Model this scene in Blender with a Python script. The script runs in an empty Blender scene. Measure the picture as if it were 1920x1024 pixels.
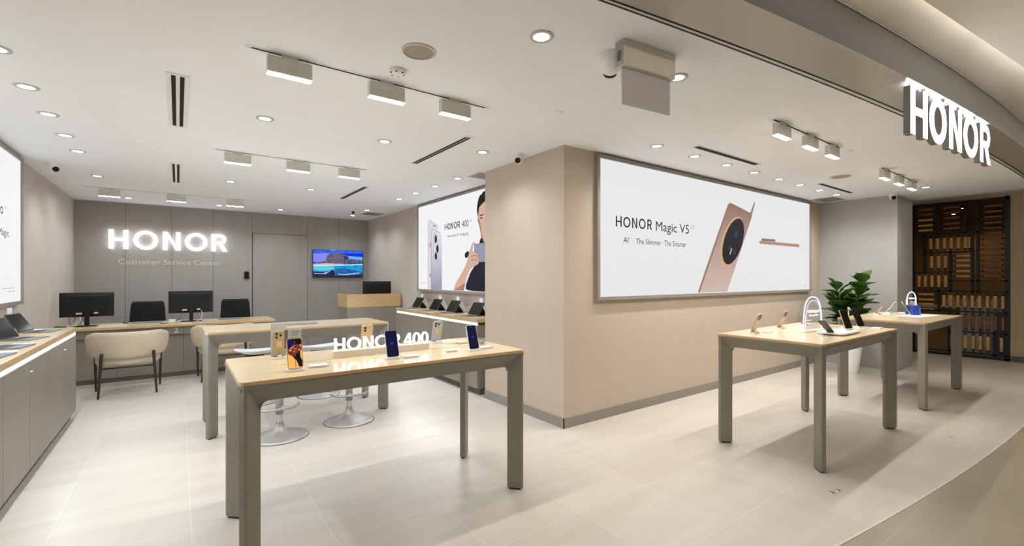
import bpy, math, random
from mathutils import Matrix, Vector
random.seed(7)
R = math.radians
SC = bpy.context.scene
COL = SC.collection

# ------------------------------------------------------------------ camera
cam_d = bpy.data.cameras.new('camera')
cam_d.sensor_width = 36.0
cam_d.lens = 858.0 / 1920.0 * 36.0
cam_d.shift_y = 7.5 / 1920.0
cam_d.clip_start = 0.02
cam = bpy.data.objects.new('camera', cam_d)
COL.objects.link(cam)
cam.location = (0, 0, 1.4)
cam.rotation_euler = (R(90), 0, R(53.88 - 90))
SC.camera = cam

# ------------------------------------------------------------------ world, exposure
w = bpy.data.worlds.new('world')
SC.world = w
w.use_nodes = True
w.node_tree.nodes['Background'].inputs[0].default_value = (1.0, 0.95, 0.88, 1)
w.node_tree.nodes['Background'].inputs[1].default_value = 0.32
SC.view_settings.view_transform = 'Standard'
SC.view_settings.look = 'None'
SC.view_settings.exposure = 0.32
SC.view_settings.gamma = 1.0
SC.view_settings.use_curve_mapping = False
P_TRACK = 7.2
P_SPOT = 33.0
P_MALL_ADDED = 25.0
P_COVE = 0.30
P_COVE_ADDED = 3.0
WARM = (1.0, 0.90, 0.79)
NEUT = (0.84, 0.93, 1.0)
SOFT = (1.0, 0.965, 0.91)

# ------------------------------------------------------------------ materials
def lin(c):
    o = []
    for v in c:
        v = v / 255.0
        o.append(v / 12.92 if v <= 0.04045 else ((v + 0.055) / 1.055) ** 2.4)
    return (o[0], o[1], o[2], 1.0)

MATS = {}
def mat(name, rgb, rough=0.5, metal=0.0, emit=None, estr=1.0, spec=0.5, alpha=None, trans=0.0, ior=1.45, coat=0.0):
    if name in MATS: return MATS[name]
    m = bpy.data.materials.new(name)
    m.use_nodes = True
    b = m.node_tree.nodes['Principled BSDF']
    b.inputs['Base Color'].default_value = lin(rgb)
    b.inputs['Roughness'].default_value = rough
    b.inputs['Metallic'].default_value = metal
    b.inputs['Specular IOR Level'].default_value = spec
    b.inputs['IOR'].default_value = ior
    b.inputs['Transmission Weight'].default_value = trans
    b.inputs['Coat Weight'].default_value = coat
    if alpha is not None: b.inputs['Alpha'].default_value = alpha
    if emit is not None:
        b.inputs['Emission Color'].default_value = lin(emit)
        b.inputs['Emission Strength'].default_value = estr
    MATS[name] = m
    return m

def nodes_of(m):
    nt = m.node_tree
    return nt, nt.nodes, nt.links, nt.nodes['Principled BSDF']

def grain(m, c1, c2, scale=(1, 1, 1), nscale=6.0, detail=5.0, lo=0.35, hi=0.65, bump=0.0, rvar=None):
    nt, N, L, b = nodes_of(m)
    tc = N.new('ShaderNodeTexCoord'); mp = N.new('ShaderNodeMapping')
    mp.inputs['Scale'].default_value = scale
    nz = N.new('ShaderNodeTexNoise'); nz.inputs['Scale'].default_value = nscale; nz.inputs['Detail'].default_value = detail
    rp = N.new('ShaderNodeValToRGB')
    rp.color_ramp.elements[0].position = lo; rp.color_ramp.elements[0].color = lin(c1)
    rp.color_ramp.elements[1].position = hi; rp.color_ramp.elements[1].color = lin(c2)
    L.new(tc.outputs['Object'], mp.inputs['Vector']); L.new(mp.outputs['Vector'], nz.inputs['Vector'])
    L.new(nz.outputs['Fac'], rp.inputs['Fac']); L.new(rp.outputs['Color'], b.inputs['Base Color'])
    if bump:
        bp = N.new('ShaderNodeBump'); bp.inputs['Strength'].default_value = bump; bp.inputs['Distance'].default_value = 0.002
        L.new(nz.outputs['Fac'], bp.inputs['Height']); L.new(bp.outputs['Normal'], b.inputs['Normal'])
    return rp.outputs['Color'], nz

def grained(name, c1, c2, scale, nscale=6.0, rough=0.5, **k):
    kk = {q: k.pop(q) for q in ('detail', 'lo', 'hi', 'bump') if q in k}
    m = mat(name, c1, rough, **k)
    grain(m, c1, c2, scale, nscale, **kk)
    return m

def tile_floor(name, c1, c2, grout, ox, oy, tx, ty, rough, gw=0.0022):
    m = mat(name, c1, rough, spec=0.5)
    nt, N, L, b = nodes_of(m)
    col, nz = grain(m, c1, c2, (0.55, 3.2, 1), 2.2, 7.0, 0.32, 0.70)
    tc = N.new('ShaderNodeTexCoord'); sx = N.new('ShaderNodeSeparateXYZ')
    L.new(tc.outputs['Object'], sx.inputs[0])
    masks = []; cells = []
    for ax, o, t in (('X', ox, tx), ('Y', oy, ty)):
        a = N.new('ShaderNodeMath'); a.operation = 'ADD'; a.inputs[1].default_value = -o + 100 * t + gw / 2
        d = N.new('ShaderNodeMath'); d.operation = 'DIVIDE'; d.inputs[1].default_value = t
        f = N.new('ShaderNodeMath'); f.operation = 'FRACT'
        fl = N.new('ShaderNodeMath'); fl.operation = 'FLOOR'
        l = N.new('ShaderNodeMath'); l.operation = 'LESS_THAN'; l.inputs[1].default_value = gw / t
        L.new(sx.outputs[ax], a.inputs[0]); L.new(a.outputs[0], d.inputs[0]); L.new(d.outputs[0], f.inputs[0]); L.new(d.outputs[0], fl.inputs[0])
        L.new(f.outputs[0], l.inputs[0]); masks.append(l); cells.append(fl)
    mx = N.new('ShaderNodeMath'); mx.operation = 'MAXIMUM'
    L.new(masks[0].outputs[0], mx.inputs[0]); L.new(masks[1].outputs[0], mx.inputs[1])
    cb = N.new('ShaderNodeCombineXYZ'); L.new(cells[0].outputs[0], cb.inputs[0]); L.new(cells[1].outputs[0], cb.inputs[1])
    wn = N.new('ShaderNodeTexWhiteNoise'); wn.noise_dimensions = '3D'; L.new(cb.outputs[0], wn.inputs['Vector'])
    mr = N.new('ShaderNodeMapRange'); mr.inputs['To Min'].default_value = 0.95; mr.inputs['To Max'].default_value = 1.04
    L.new(wn.outputs['Value'], mr.inputs['Value'])
    sc = N.new('ShaderNodeVectorMath'); sc.operation = 'SCALE'
    L.new(col, sc.inputs[0]); L.new(mr.outputs[0], sc.inputs['Scale'])
    mix = N.new('ShaderNodeMix'); mix.data_type = 'RGBA'
    L.new(mx.outputs[0], mix.inputs['Factor']); L.new(sc.outputs[0], mix.inputs['A']); mix.inputs['B'].default_value = lin(grout)
    L.new(mix.outputs['Result'], b.inputs['Base Color'])
    return m

def emis(name, rgb, s=1.0):
    return mat(name, (0, 0, 0), 0.6, emit=rgb, estr=s, spec=0.15)

M = dict(
    floor=tile_floor('beige_tile', (192, 184, 173), (200, 193, 183), (219, 213, 205), 0.06, 2.53, 0.62, 0.58, 0.33),
    mallfloor=tile_floor('taupe_tile', (143, 134, 116), (153, 144, 126), (174, 165, 148), 0.06, 2.53, 0.62, 0.58, 0.38),
    ceiling=grained('white_plaster', (242, 244, 248), (244, 246, 250), (1, 1, 1), 3, 0.9),
    mallceiling=grained('cream_plaster', (232, 226, 212), (236, 230, 216), (1, 1, 1), 3, 0.9),
    wall=grained('beige_wall', (196, 184, 173), (199, 187, 176), (1.5, 1.5, .3), 3, 0.75),
    wallw=grained('warm_beige_wall', (194, 180, 163), (197, 183, 166), (1.5, 1.5, .3), 3, 0.75),
    greywall=grained('grey_laminate', (160, 153, 147), (163, 156, 150), (1.5, 1.5, .3), 4, 0.55),
    pier=grained('pale_grey_panel', (172, 171, 169), (175, 174, 172), (1.5, 1.5, .5), 4, 0.6),
    base=grained('grey_skirting', (142, 136, 128), (148, 142, 134), (1, 1, 1), 5, 0.45),
    cab=grained('taupe_cabinet', (138, 131, 119), (143, 136, 124), (4, .5, .5), 4, 0.42),
    cabdark=grained('dark_plinth', (90, 84, 76), (98, 92, 84), (1, 1, 1), 4, 0.6),
    wood=grained('pale_oak', (218, 197, 160), (226, 207, 172), (1.2, 14, 6), 3.0, 0.2, detail=7.0, lo=.3, hi=.72, coat=0.25),
    wood2=grained('oak_edge', (196, 160, 112), (214, 180, 132), (2, 2, 18), 3.0, 0.35, detail=7.0, lo=.3, hi=.72),
    frame=grained('taupe_metal', (134, 128, 116), (140, 134, 122), (2, 2, 2), 6, 0.42, metal=0.15),
    alu=grained('brushed_aluminium', (164, 158, 150), (172, 166, 158), (1, 1, 30), 3, 0.38, metal=0.55),
    fascia=grained('grey_metal_fascia', (176, 172, 165), (181, 177, 170), (.4, 1, 1), 3, 0.26, metal=0.2),
    track=grained('pale_metal', (205, 198, 188), (212, 205, 196), (1, 1, 1), 6, 0.4),
    lumin=grained('warm_white_housing', (206, 202, 192), (212, 208, 198), (1, 1, 1), 6, 0.5),
    black=grained('black_plastic', (10, 10, 11), (14, 14, 15), (1, 1, 1), 20, 0.45),
    gloss=grained('black_gloss', (10, 10, 12), (13, 13, 15), (1, 1, 1), 8, 0.12),
    mesh=grained('black_mesh', (14, 14, 16), (26, 26, 28), (1, 1, 1), 160, 0.85),
    white=grained('white_plastic', (232, 231, 228), (238, 237, 234), (1, 1, 1), 8, 0.4),
    offw=grained('ivory_plastic', (222, 214, 200), (228, 220, 206), (1, 1, 1), 8, 0.45),
    chair=grained('cream_leather', (196, 180, 156), (202, 187, 163), (1, 1, 1), 4, 0.5),
    darkleg=grained('dark_brown_metal', (46, 38, 34), (52, 44, 39), (1, 1, 1), 6, 0.4),
    seat=grained('pale_grey_seat', (214, 212, 210), (220, 218, 216), (1, 1, 1), 6, 0.4),
    chrome=grained('satin_chrome', (172, 169, 165), (180, 177, 173), (1, 1, 3), 4, 0.42, metal=0.45),
    steel=grained('steel', (200, 198, 194), (210, 208, 204), (1, 1, 1), 6, 0.3, metal=0.9),
    slot=grained('black_slot', (12, 12, 12), (15, 15, 15), (1, 1, 1), 6, 0.8),
    grille=grained('speaker_grille', (160, 152, 138), (176, 168, 154), (1, 1, 1), 240, 0.8),
    greypanel=grained('grey_smoked_panel', (194, 191, 194), (198, 195, 198), (1, 1, 1), 4, 0.3),
    exitred=grained('faded_red', (200, 186, 192), (203, 189, 195), (1, 1, 1), 4, 0.3),
    housing=grained('grey_housing', (208, 202, 188), (212, 206, 192), (1, 1, 1), 5, 0.45),
    lite=emis('lamp_white', (255, 250, 240), 9.0),
    strip=emis('led_strip_white', (235, 243, 255), 2.2),
    signw=emis('sign_white', (250, 250, 255), 2.6),
    signw2=emis('sign_white_small', (250, 250, 255), 2.2),
    signside=emis('sign_side_glow', (205, 210, 226), 0.75),
    lettergrey=grained('grey_letter_return', (122, 118, 112), (128, 124, 118), (1, 1, 1), 6, 0.45),
    glow=emis('halo_white', (215, 222, 250), 1.6),
    paleletter=grained('pale_letter', (214, 206, 196), (218, 210, 200), (1, 1, 1), 8, 0.6),
    paper=emis('backlit_white', (233, 233, 234), 0.79),
    paper2=emis('bright_backlit_white', (240, 241, 243), 0.81),
    ink=emis('print_black', (30, 28, 36), 1.0),
    inkgrey=emis('print_grey', (150, 150, 154), 1.0),
    inkblue=emis('print_blue', (40, 110, 190), 1.0),
    acryl=mat('clear_acrylic', (214, 222, 230), 0.08, alpha=0.30),
    frost=mat('frosted_acrylic', (226, 222, 218), 0.45, alpha=0.72),
    frostw=mat('clear_white_acrylic', (244, 244, 244), 0.2, alpha=0.55),
    face=grained('shade_toned_fascia_face', (82, 81, 77), (87, 86, 82), (.4, 1, 1), 3, 0.35, metal=0.2),  # darkened colour stands in for the shade on the upright fascia face
    seam=grained('panel_seam', (112, 107, 103), (116, 111, 107), (1, 1, 1), 4, 0.6),
    card=grained('white_card', (226, 228, 230), (232, 234, 236), (1, 1, 1), 6, 0.6),
    navy=emis('navy_screen', (9, 10, 46), 1.0),
    aiblue=emis('screen_blue', (40, 60, 255), 1.2),
    rollb=grained('stained_wood', (190, 148, 88), (212, 170, 106), (6, 6, 6), 5, 0.5),
    rolld=grained('dark_stained_wood', (118, 80, 52), (140, 98, 64), (6, 6, 6), 5, 0.5),
    iron=grained('black_iron', (18, 19, 21), (24, 25, 27), (1, 1, 1), 8, 0.5),
    door=grained('limed_oak_panel', (168, 148, 118), (180, 160, 130), (8, 8, .6), 4, 0.6),
    mould=grained('reddish_moulding', (150, 110, 82), (158, 118, 90), (1, 1, 1), 4, 0.6),
    brown=grained('brown_back_wall', (120, 92, 62), (140, 108, 74), (2, 2, .6), 2, 0.8),
    marble=grained('pale_marble', (170, 166, 164), (206, 202, 200), (1, 1, 1), 5, 0.4),
    leaf=grained('fig_leaf', (36, 66, 26), (84, 124, 52), (1, 1, 1), 5, 0.42),
    stem=grained('bark', (74, 58, 40), (92, 74, 54), (1, 1, 4), 12, 0.8),
    soil=grained('soil', (48, 38, 30), (66, 54, 42), (1, 1, 1), 40, 0.95),
    gold=grained('gold_phone_back', (176, 160, 128), (184, 168, 136), (1, 1, 1), 4, 0.3, metal=0.3),
    champ=grained('champagne_phone_back', (222, 196, 140), (228, 202, 146), (1, 1, 1), 4, 0.35),
    ice=grained('ice_blue_phone_back', (172, 180, 196), (190, 190, 200), (1, 1, 3), 10, 0.3, metal=0.2),
    rose=grained('rose_gold', (184, 154, 134), (192, 162, 142), (1, 1, 1), 4, 0.3, metal=0.35),
    mint=grained('mint_phone_back', (190, 214, 200), (196, 220, 206), (1, 1, 1), 4, 0.35),
    label=grained('tan_label', (228, 196, 140), (232, 200, 146), (1, 1, 1), 4, 0.6),
    blue=grained('blue_box', (40, 66, 160), (46, 74, 172), (1, 1, 1), 4, 0.45),
    bluel=grained('sky_blue_box', (30, 130, 220), (40, 140, 226), (1, 1, 1), 4, 0.45),
    tabdark=grained('tablet_cover', (58, 56, 56), (66, 64, 64), (1, 1, 1), 8, 0.45),
    tabgreen=grained('tablet_screen', (16, 18, 17), (30, 33, 29), (1, 1, 1), 4, 0.1),
    keygrey=grained('keyboard_grey', (120, 120, 126), (130, 130, 136), (1, 1, 1), 30, 0.5),
    cable=grained('white_cable', (226, 224, 220), (232, 230, 226), (1, 1, 1), 8, 0.5),
    redtext=grained('red_sticker', (190, 70, 50), (200, 80, 60), (1, 1, 1), 4, 0.6),
    decal=grained('white_decal', (238, 238, 236), (244, 244, 242), (1, 1, 1), 4, 0.6),
)

# ------------------------------------------------------------------ mesh builder
class MB:
    def __init__(s):
        s.v = []; s.f = []; s.mi = []; s.sm = []; s.mats = []; s.T = Matrix.Identity(4)
    def _m(s, m):
        if m not in s.mats: s.mats.append(m)
        return s.mats.index(m)
    def add(s, vs, fs, m, smooth=False):
        o = len(s.v); i = s._m(m)
        s.v += [tuple(s.T @ Vector(p)) for p in vs]
        for f in fs:
            s.f.append([o + k for k in f]); s.mi.append(i); s.sm.append(smooth)
        return s
    def box(s, x0, y0, z0, x1, y1, z1, m):
        v = [(x0, y0, z0), (x1, y0, z0), (x1, y1, z0), (x0, y1, z0), (x0, y0, z1), (x1, y0, z1), (x1, y1, z1), (x0, y1, z1)]
        return s.add(v, [(0, 3, 2, 1), (4, 5, 6, 7), (0, 1, 5, 4), (1, 2, 6, 5), (2, 3, 7, 6), (3, 0, 4, 7)], m)
    def prism(s, poly, a, b, m, plane='xy', smooth=False):
        def P(u, v, h):
            return (u, v, h) if plane == 'xy' else ((u, h, v) if plane == 'xz' else (h, u, v))
        n = len(poly)
        v = [P(u, q, a) for u, q in poly] + [P(u, q, b) for u, q in poly]
        s.add(v, [list(range(n))[::-1], [n + i for i in range(n)]], m)
        s.add(v, [(i, (i + 1) % n, n + (i + 1) % n, n + i) for i in range(n)], m, smooth)
        return s
    def ring(s, outer, inner, a, b, m, plane='xz', smooth=True):
        def P(u, v, h):
            return (u, v, h) if plane == 'xy' else ((u, h, v) if plane == 'xz' else (h, u, v))
        n = len(outer)
        v = [P(*p, a) for p in outer] + [P(*p, a) for p in inner] + [P(*p, b) for p in outer] + [P(*p, b) for p in inner]
        f = []; g = []
        for i in range(n):
            j = (i + 1) % n
            f += [(i, j, n + j, n + i), (2 * n + i, 3 * n + i, 3 * n + j, 2 * n + j)]
            g += [(i, 2 * n + i, 2 * n + j, j), (n + i, n + j, 3 * n + j, 3 * n + i)]
        s.add(v, f, m); s.add(v, g, m, smooth)
        return s
    def lathe(s, prof, m, c=(0, 0, 0), n=32, smooth=True, sx=1.0, sy=1.0):
        v = []; f = []
        for r, z in prof:
            for i in range(n):
                a = 2 * math.pi * i / n
                v.append((c[0] + r * sx * math.cos(a), c[1] + r * sy * math.sin(a), c[2] + z))
        for k in range(len(prof) - 1):
            for i in range(n):
                j = (i + 1) % n
                f.append((k * n + i, k * n + j, (k + 1) * n + j, (k + 1) * n + i))
        s.add(v, f, m, smooth)
        if prof[0][0] > 1e-5: s.add(v[:n], [list(range(n))[::-1]], m)
        if prof[-1][0] > 1e-5: s.add(v[-n:], [list(range(n))], m)
        return s
    def cyl(s, p0, p1, r, m, n=16, r1=None):
        p0 = Vector(p0); p1 = Vector(p1); d = p1 - p0
        q = d.to_track_quat('Z', 'Y').to_matrix().to_4x4()
        T0 = s.T; s.T = T0 @ Matrix.Translation(p0) @ q
        s.lathe([(r, 0), (r if r1 is None else r1, d.length)], m, n=n)
        s.T = T0
        return s
    def tube(s, pts, r, m, n=8):
        pts = [Vector(p) for p in pts]; v = []; f = []; up = Vector((0, 0, 1)); last = None
        for i, p in enumerate(pts):
            d = (pts[min(i + 1, len(pts) - 1)] - pts[max(i - 1, 0)]).normalized()
            if last is None:
                a = d.cross(up)
                if a.length < 1e-3: a = d.cross(Vector((1, 0, 0)))
            else:
                a = last - d * last.dot(d)
            a.normalize(); last = a; b = d.cross(a)
            for k in range(n):
                t = 2 * math.pi * k / n
                v.append(tuple(p + a * r * math.cos(t) + b * r * math.sin(t)))
        for i in range(len(pts) - 1):
            for k in range(n):
                j = (k + 1) % n
                f.append((i * n + k, i * n + j, (i + 1) * n + j, (i + 1) * n + k))
        f.append(list(range(n))[::-1]); f.append([(len(pts) - 1) * n + k for k in range(n)])
        return s.add(v, f, m, True)
    def poly(s, pts, m):
        return s.add(pts, [list(range(len(pts)))], m)
    def ball(s, c, r, m, n=20, k=10, sc=(1, 1, 1), half=None):
        pr = []
        a0, a1 = (-90, 90) if half is None else half
        T0 = s.T; s.T = T0 @ Matrix.Translation(c) @ Matrix.Diagonal((*sc, 1))
        for i in range(k + 1):
            a = R(a0 + (a1 - a0) * i / k)
            pr.append((max(r * math.cos(a), 0.0), r * math.sin(a)))
        s.lathe(pr, m, n=n); s.T = T0
        return s
    def build(s, name, parent=None, bevel=0.0, seg=2):
        me = bpy.data.meshes.new(name)
        me.from_pydata(s.v, [], s.f)
        for m in s.mats: me.materials.append(m)
        me.polygons.foreach_set('material_index', s.mi)
        me.polygons.foreach_set('use_smooth', s.sm)
        me.update()
        o = bpy.data.objects.new(name, me)
        COL.objects.link(o)
        if parent is not None: o.parent = parent
        if bevel:
            b = o.modifiers.new('bevel', 'BEVEL'); b.width = bevel; b.segments = seg; b.limit_method = 'ANGLE'; b.angle_limit = R(40)
        return o

def tag(o, label, cat, group=None):
    o['label'] = label; o['category'] = cat
    if group: o['group'] = group
    return o
def thing(name, label, cat, loc=(0, 0, 0), rz=0.0, group=None, rx=0.0):
    o = bpy.data.objects.new(name, None); COL.objects.link(o)
    o.empty_display_size = 0.05
    o.location = loc; o.rotation_euler = (rx, 0, rz)
    return tag(o, label, cat, group)
def struct(o):
    o['kind'] = 'structure'; return o
def dup(src, loc, label, rz=None, group=None, scale=None):
    c = src.copy(); COL.objects.link(c); c.location = loc
    if rz is not None: c.rotation_euler = (src.rotation_euler.x, src.rotation_euler.y, rz)
    if scale: c.scale = scale
    c['label'] = label
    if group: c['group'] = group
    for ch in list(src.children):
        k = ch.copy(); COL.objects.link(k); k.parent = c
        for g in list(ch.children):
            d = g.copy(); COL.objects.link(d); d.parent = k
    return c
def light(kind, parent, loc, power, col, rot=(0, 0, 0), **k):
    d = bpy.data.lights.new('lamp', kind); d.energy = power; d.color = col
    for a, b in k.items(): setattr(d, a, b)
    o = bpy.data.objects.new('lamp', d); COL.objects.link(o)
    o.parent = parent; o.location = loc; o.rotation_euler = rot
    return o

def rrect(x0, y0, x1, y1, r, n=5):
    o = []
    for cx, cy, a in ((x1 - r, y0 + r, -90), (x1 - r, y1 - r, 0), (x0 + r, y1 - r, 90), (x0 + r, y0 + r, 180)):
        for i in range(n + 1):
            t = R(a + 90 * i / n); o.append((cx + r * math.cos(t), cy + r * math.sin(t)))
    return o
def ell(cx, cy, a, b, n=40):
    return [(cx + a * math.cos(2 * math.pi * i / n), cy + b * math.sin(2 * math.pi * i / n)) for i in range(n)]

# geometric sans capitals, drawn in the x-z plane from y=0 (front) to y=d
def glyph(mb, ch, x, z, wd, h, st, d, m, y=0.0):
    if ch == 'H':
        b = st * 0.78
        mb.prism([(x, z), (x + st, z), (x + st, z + h / 2 - b / 2), (x + wd - st, z + h / 2 - b / 2), (x + wd - st, z), (x + wd, z), (x + wd, z + h), (x + wd - st, z + h), (x + wd - st, z + h / 2 + b / 2), (x + st, z + h / 2 + b / 2), (x + st, z + h), (x, z + h)], y, y + d, m, 'xz')
    elif ch in 'O0':
        o = h * 0.012
        mb.ring(ell(x + wd / 2, z + h / 2, wd / 2, h / 2 + o), ell(x + wd / 2, z + h / 2, wd / 2 - st, h / 2 + o - st * 0.85), y, y + d, m)
    elif ch == 'N':
        k = st * 1.2
        mb.prism([(x, z), (x + st, z), (x + st, z + h - k * 1.1), (x + wd - st * 1.05, z), (x + wd, z), (x + wd, z + h), (x + wd - st, z + h), (x + wd - st, z + k * 1.1), (x + st * 1.05, z + h), (x, z + h)], y, y + d, m, 'xz')
    elif ch == 'R':
        mid = z + h * 0.40
        mb.prism([(x, z), (x + st, z), (x + st, z + h), (x, z + h)], y, y + d, m, 'xz')
        top = z + h; s2 = st * 0.85; rO = (top - mid) / 2; rI = rO - s2; cx = x + wd * 0.94 - rO; cz = (top + mid) / 2
        out = [(x + st * .5, mid)]; inn = [(x + st * .5, mid + s2)]
        for i in range(17):
            a = R(-90 + 180 * i / 16)
            out.append((cx + rO * math.cos(a), cz + rO * math.sin(a))); inn.append((cx + rI * math.cos(a), cz + rI * math.sin(a)))
        out.append((x + st * .5, top)); inn.append((x + st * .5, top - s2))
        mb.prism(out + inn[::-1], y, y + d, m, 'xz')
        mb.prism([(x + wd * .42, mid + s2 * .3), (x + wd - st * 1.15, z), (x + wd, z), (x + wd * .42 + st * 1.15, mid + s2 * .3)], y, y + d, m, 'xz')
    elif ch == '4':
        mb.prism([(x + wd * .62, z), (x + wd * .62 + st, z), (x + wd * .62 + st, z + h), (x + wd * .62, z + h)], y, y + d, m, 'xz')
        mb.prism([(x, z + h * .2), (x + wd, z + h * .2), (x + wd, z + h * .2 + st * .9), (x, z + h * .2 + st * .9)], y, y + d, m, 'xz')
        mb.prism([(x, z + h * .2 + st * .5), (x + st, z + h * .2 + st * .5), (x + wd * .62 + st * .6, z + h), (x + wd * .62 - st * .3, z + h)], y, y + d, m, 'xz')

_TX = {}
def text_raw(s):
    if s in _TX: return _TX[s]
    cu = bpy.data.curves.new('t', 'FONT'); cu.body = s; cu.size = 1.0; cu.resolution_u = 3
    ob = bpy.data.objects.new('t', cu); COL.objects.link(ob)
    dg = bpy.context.evaluated_depsgraph_get()
    me = ob.evaluated_get(dg).to_mesh()
    vs = [tuple(v.co) for v in me.vertices]; fs = [list(p.vertices) for p in me.polygons]
    ob.evaluated_get(dg).to_mesh_clear()
    bpy.data.objects.remove(ob); bpy.data.curves.remove(cu)
    _TX[s] = (vs, fs)
    return _TX[s]
def text(mb, s, p, ux, uz, wd, h, m):
    """flat lettering: lower left corner p, width wd along ux, cap height h along uz"""
    vs, fs = text_raw(s)
    x0 = min(v[0] for v in vs); x1 = max(v[0] for v in vs)
    p = Vector(p); ux = Vector(ux); uz = Vector(uz)
    k = wd / (x1 - x0); q = h / 0.70
    mb.add([tuple(p + ux * ((v[0] - x0) * k) + uz * (v[1] * q)) for v in vs], fs, m)

# ------------------------------------------------------------------ setting
CZ = 2.62
def qA(x): x = min(x, 9.5); return 0.00885953 * x * x - 0.1696358 * x + 1.64221
def qB(x): x = min(x, 9.2); return 0.00968893 * x * x - 0.17879742 * x + 1.6180
def qC(x): x = min(x, 7.6); return 0.0127445 * x * x - 0.19527564 * x + 1.37014
XS = [-3.0 + 14.2 * i / 71 for i in range(72)]

def strip_between(mb, fa, fb, z0, z1, m, xs=XS):
    n = len(xs)
    poly = [(x, fa(x)) for x in xs] + [(x, fb(x)) for x in xs[::-1]]
    v = [(a, b, z0) for a, b in poly] + [(a, b, z1) for a, b in poly]
    f = []
    for i in range(n - 1):
        j = 2 * n - 1 - i
        f += [(i, i + 1, j - 1, j), (2 * n + i, 2 * n + j, 2 * n + j - 1, 2 * n + i + 1)]
    f += [(i, (i + 1) % (2 * n), 2 * n + (i + 1) % (2 * n), 2 * n + i) for i in range(2 * n)]
    mb.add(v, f, m)

mb = MB(); strip_between(mb, lambda x: 10.05, qC, -0.06, 0.0, M['floor'], [x for x in XS if x <= 11.16] + [11.16]); struct(mb.build('floor'))
mb = MB(); strip_between(mb, qC, lambda x: -9.0, -0.06, -0.001, M['mallfloor']); struct(mb.build('floor_mall'))
mb = MB(); strip_between(mb, lambda x: qC(x) + .006, lambda x: qC(x) - .006, -0.01, 0.0015, M['track']); struct(mb.build('trim_1'))
xc = [x for x in XS if x < 9.38] + [9.38]
mb = MB(); strip_between(mb, lambda x: 10.05, lambda x: qA(x), CZ, CZ + .1, M['ceiling'], xc); struct(mb.build('ceiling'))
# door-track strip between shop ceiling and soffit, with two dark shadow gaps
mb = MB()
strip_between(mb, lambda x: qA(x) - .001, lambda x: qA(x) - .012, CZ + .004, CZ + .05, M['slot'], xc)
strip_between(mb, lambda x: qA(x) - .013, lambda x: qB(x) + .012, CZ, CZ + .05, M['track'], xc)
strip_between(mb, lambda x: qB(x) + .011, lambda x: qB(x) - .003, CZ + .004, CZ + .05, M['slot'], xc)
struct(mb.build('trim_2'))
mb = MB(); strip_between(mb, lambda x: qB(x) - .004, lambda x: qC(x), CZ - .002, CZ + .0, M['fascia'], xc)
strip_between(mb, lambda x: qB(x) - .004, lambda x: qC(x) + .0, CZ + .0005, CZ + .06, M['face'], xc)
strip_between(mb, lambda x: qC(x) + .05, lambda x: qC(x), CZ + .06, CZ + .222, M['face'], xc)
struct(mb.build('trim_3'))
mb = MB(); strip_between(mb, lambda x: qC(x) + .01, lambda x: qC(x) - .004, 2.838, 2.842, M['track'], xc); struct(mb.build('trim_4'))
# mall ceiling with a stepped cove
def qE(x): return max(0.10, 1.014 - 0.1235 * x)
def qE2(x): return qE(x) - 1.0  # outer step, added to carry the brightening strip
def slope_between(mb, fa, za, fb, zb, m, xs=XS):
    n = len(xs); v = []; f = []
    for dz in (0, .06):
        v += [(x, fa(x), za + dz) for x in xs] + [(x, fb(x), zb + dz) for x in xs]
    for i in range(n - 1):
        for o in (0, 2 * n): f.append((o + i, o + i + 1, o + n + i + 1, o + n + i))
    mb.add(v, f, m)
mb = MB(); slope_between(mb, lambda x: qC(x) + .02, 2.842, qE, 3.02, M['mallceiling']); struct(mb.build('ceiling_mall'))
mb = MB(); slope_between(mb, qE, 2.80, qE2, 2.80, M['mallceiling']); struct(mb.build('ceiling_mall_middle'))
mb = MB(); strip_between(mb, qE2, lambda x: -9.0, 2.68, 2.90, M['mallceiling']); struct(mb.build('ceiling_mall_lower'))
mb = MB(); strip_between(mb, lambda x: qE(x) + .004, qE, 2.80, 3.02, M['mallceiling']); struct(mb.build('trim_8'))
mb = MB(); mb.box(9.38, 0.3, 2.80, 11.4, 3.6, 2.95, M['mallceiling']); struct(mb.build('ceiling_passage'))
mb = MB(); mb.box(9.38, 0.6, 2.60, 9.42, 3.2, 2.80, M['fascia']); struct(mb.build('trim_5'))

for fn, zc, pw, lb in ((qE, 2.89, P_COVE, 'hidden light strip in the inner step of the walkway ceiling outside the fascia'), (qE2, 2.70, P_COVE_ADDED, 'added unseen light strip brightening the outer walkway ceiling')):  # outer strip is added, unseen, to brighten the ceiling
    t = thing('cove_light', lb, 'cove light', (0, 0, 0))
    for i in range(14):
        xa = -2.8 + i; xb = xa + .98; ya, yb = fn(xa) + .012, fn(xb) + .012; an = math.atan2(yb - ya, xb - xa)
        mb = MB(); mb.T = Matrix.Translation((xa, ya, zc)) @ Matrix.Rotation(an, 4, 'Z'); mb.box(0, 0, 0, math.hypot(xb - xa, yb - ya), .010, .008, M['strip']); o = mb.build('led_strip', t)
        light('AREA', o, ((xa + xb) / 2, (ya + yb) / 2 + .014, zc + .012), pw, WARM, (R(150), 0, an), shape='RECTANGLE', size=.95, size_y=.01)

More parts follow.
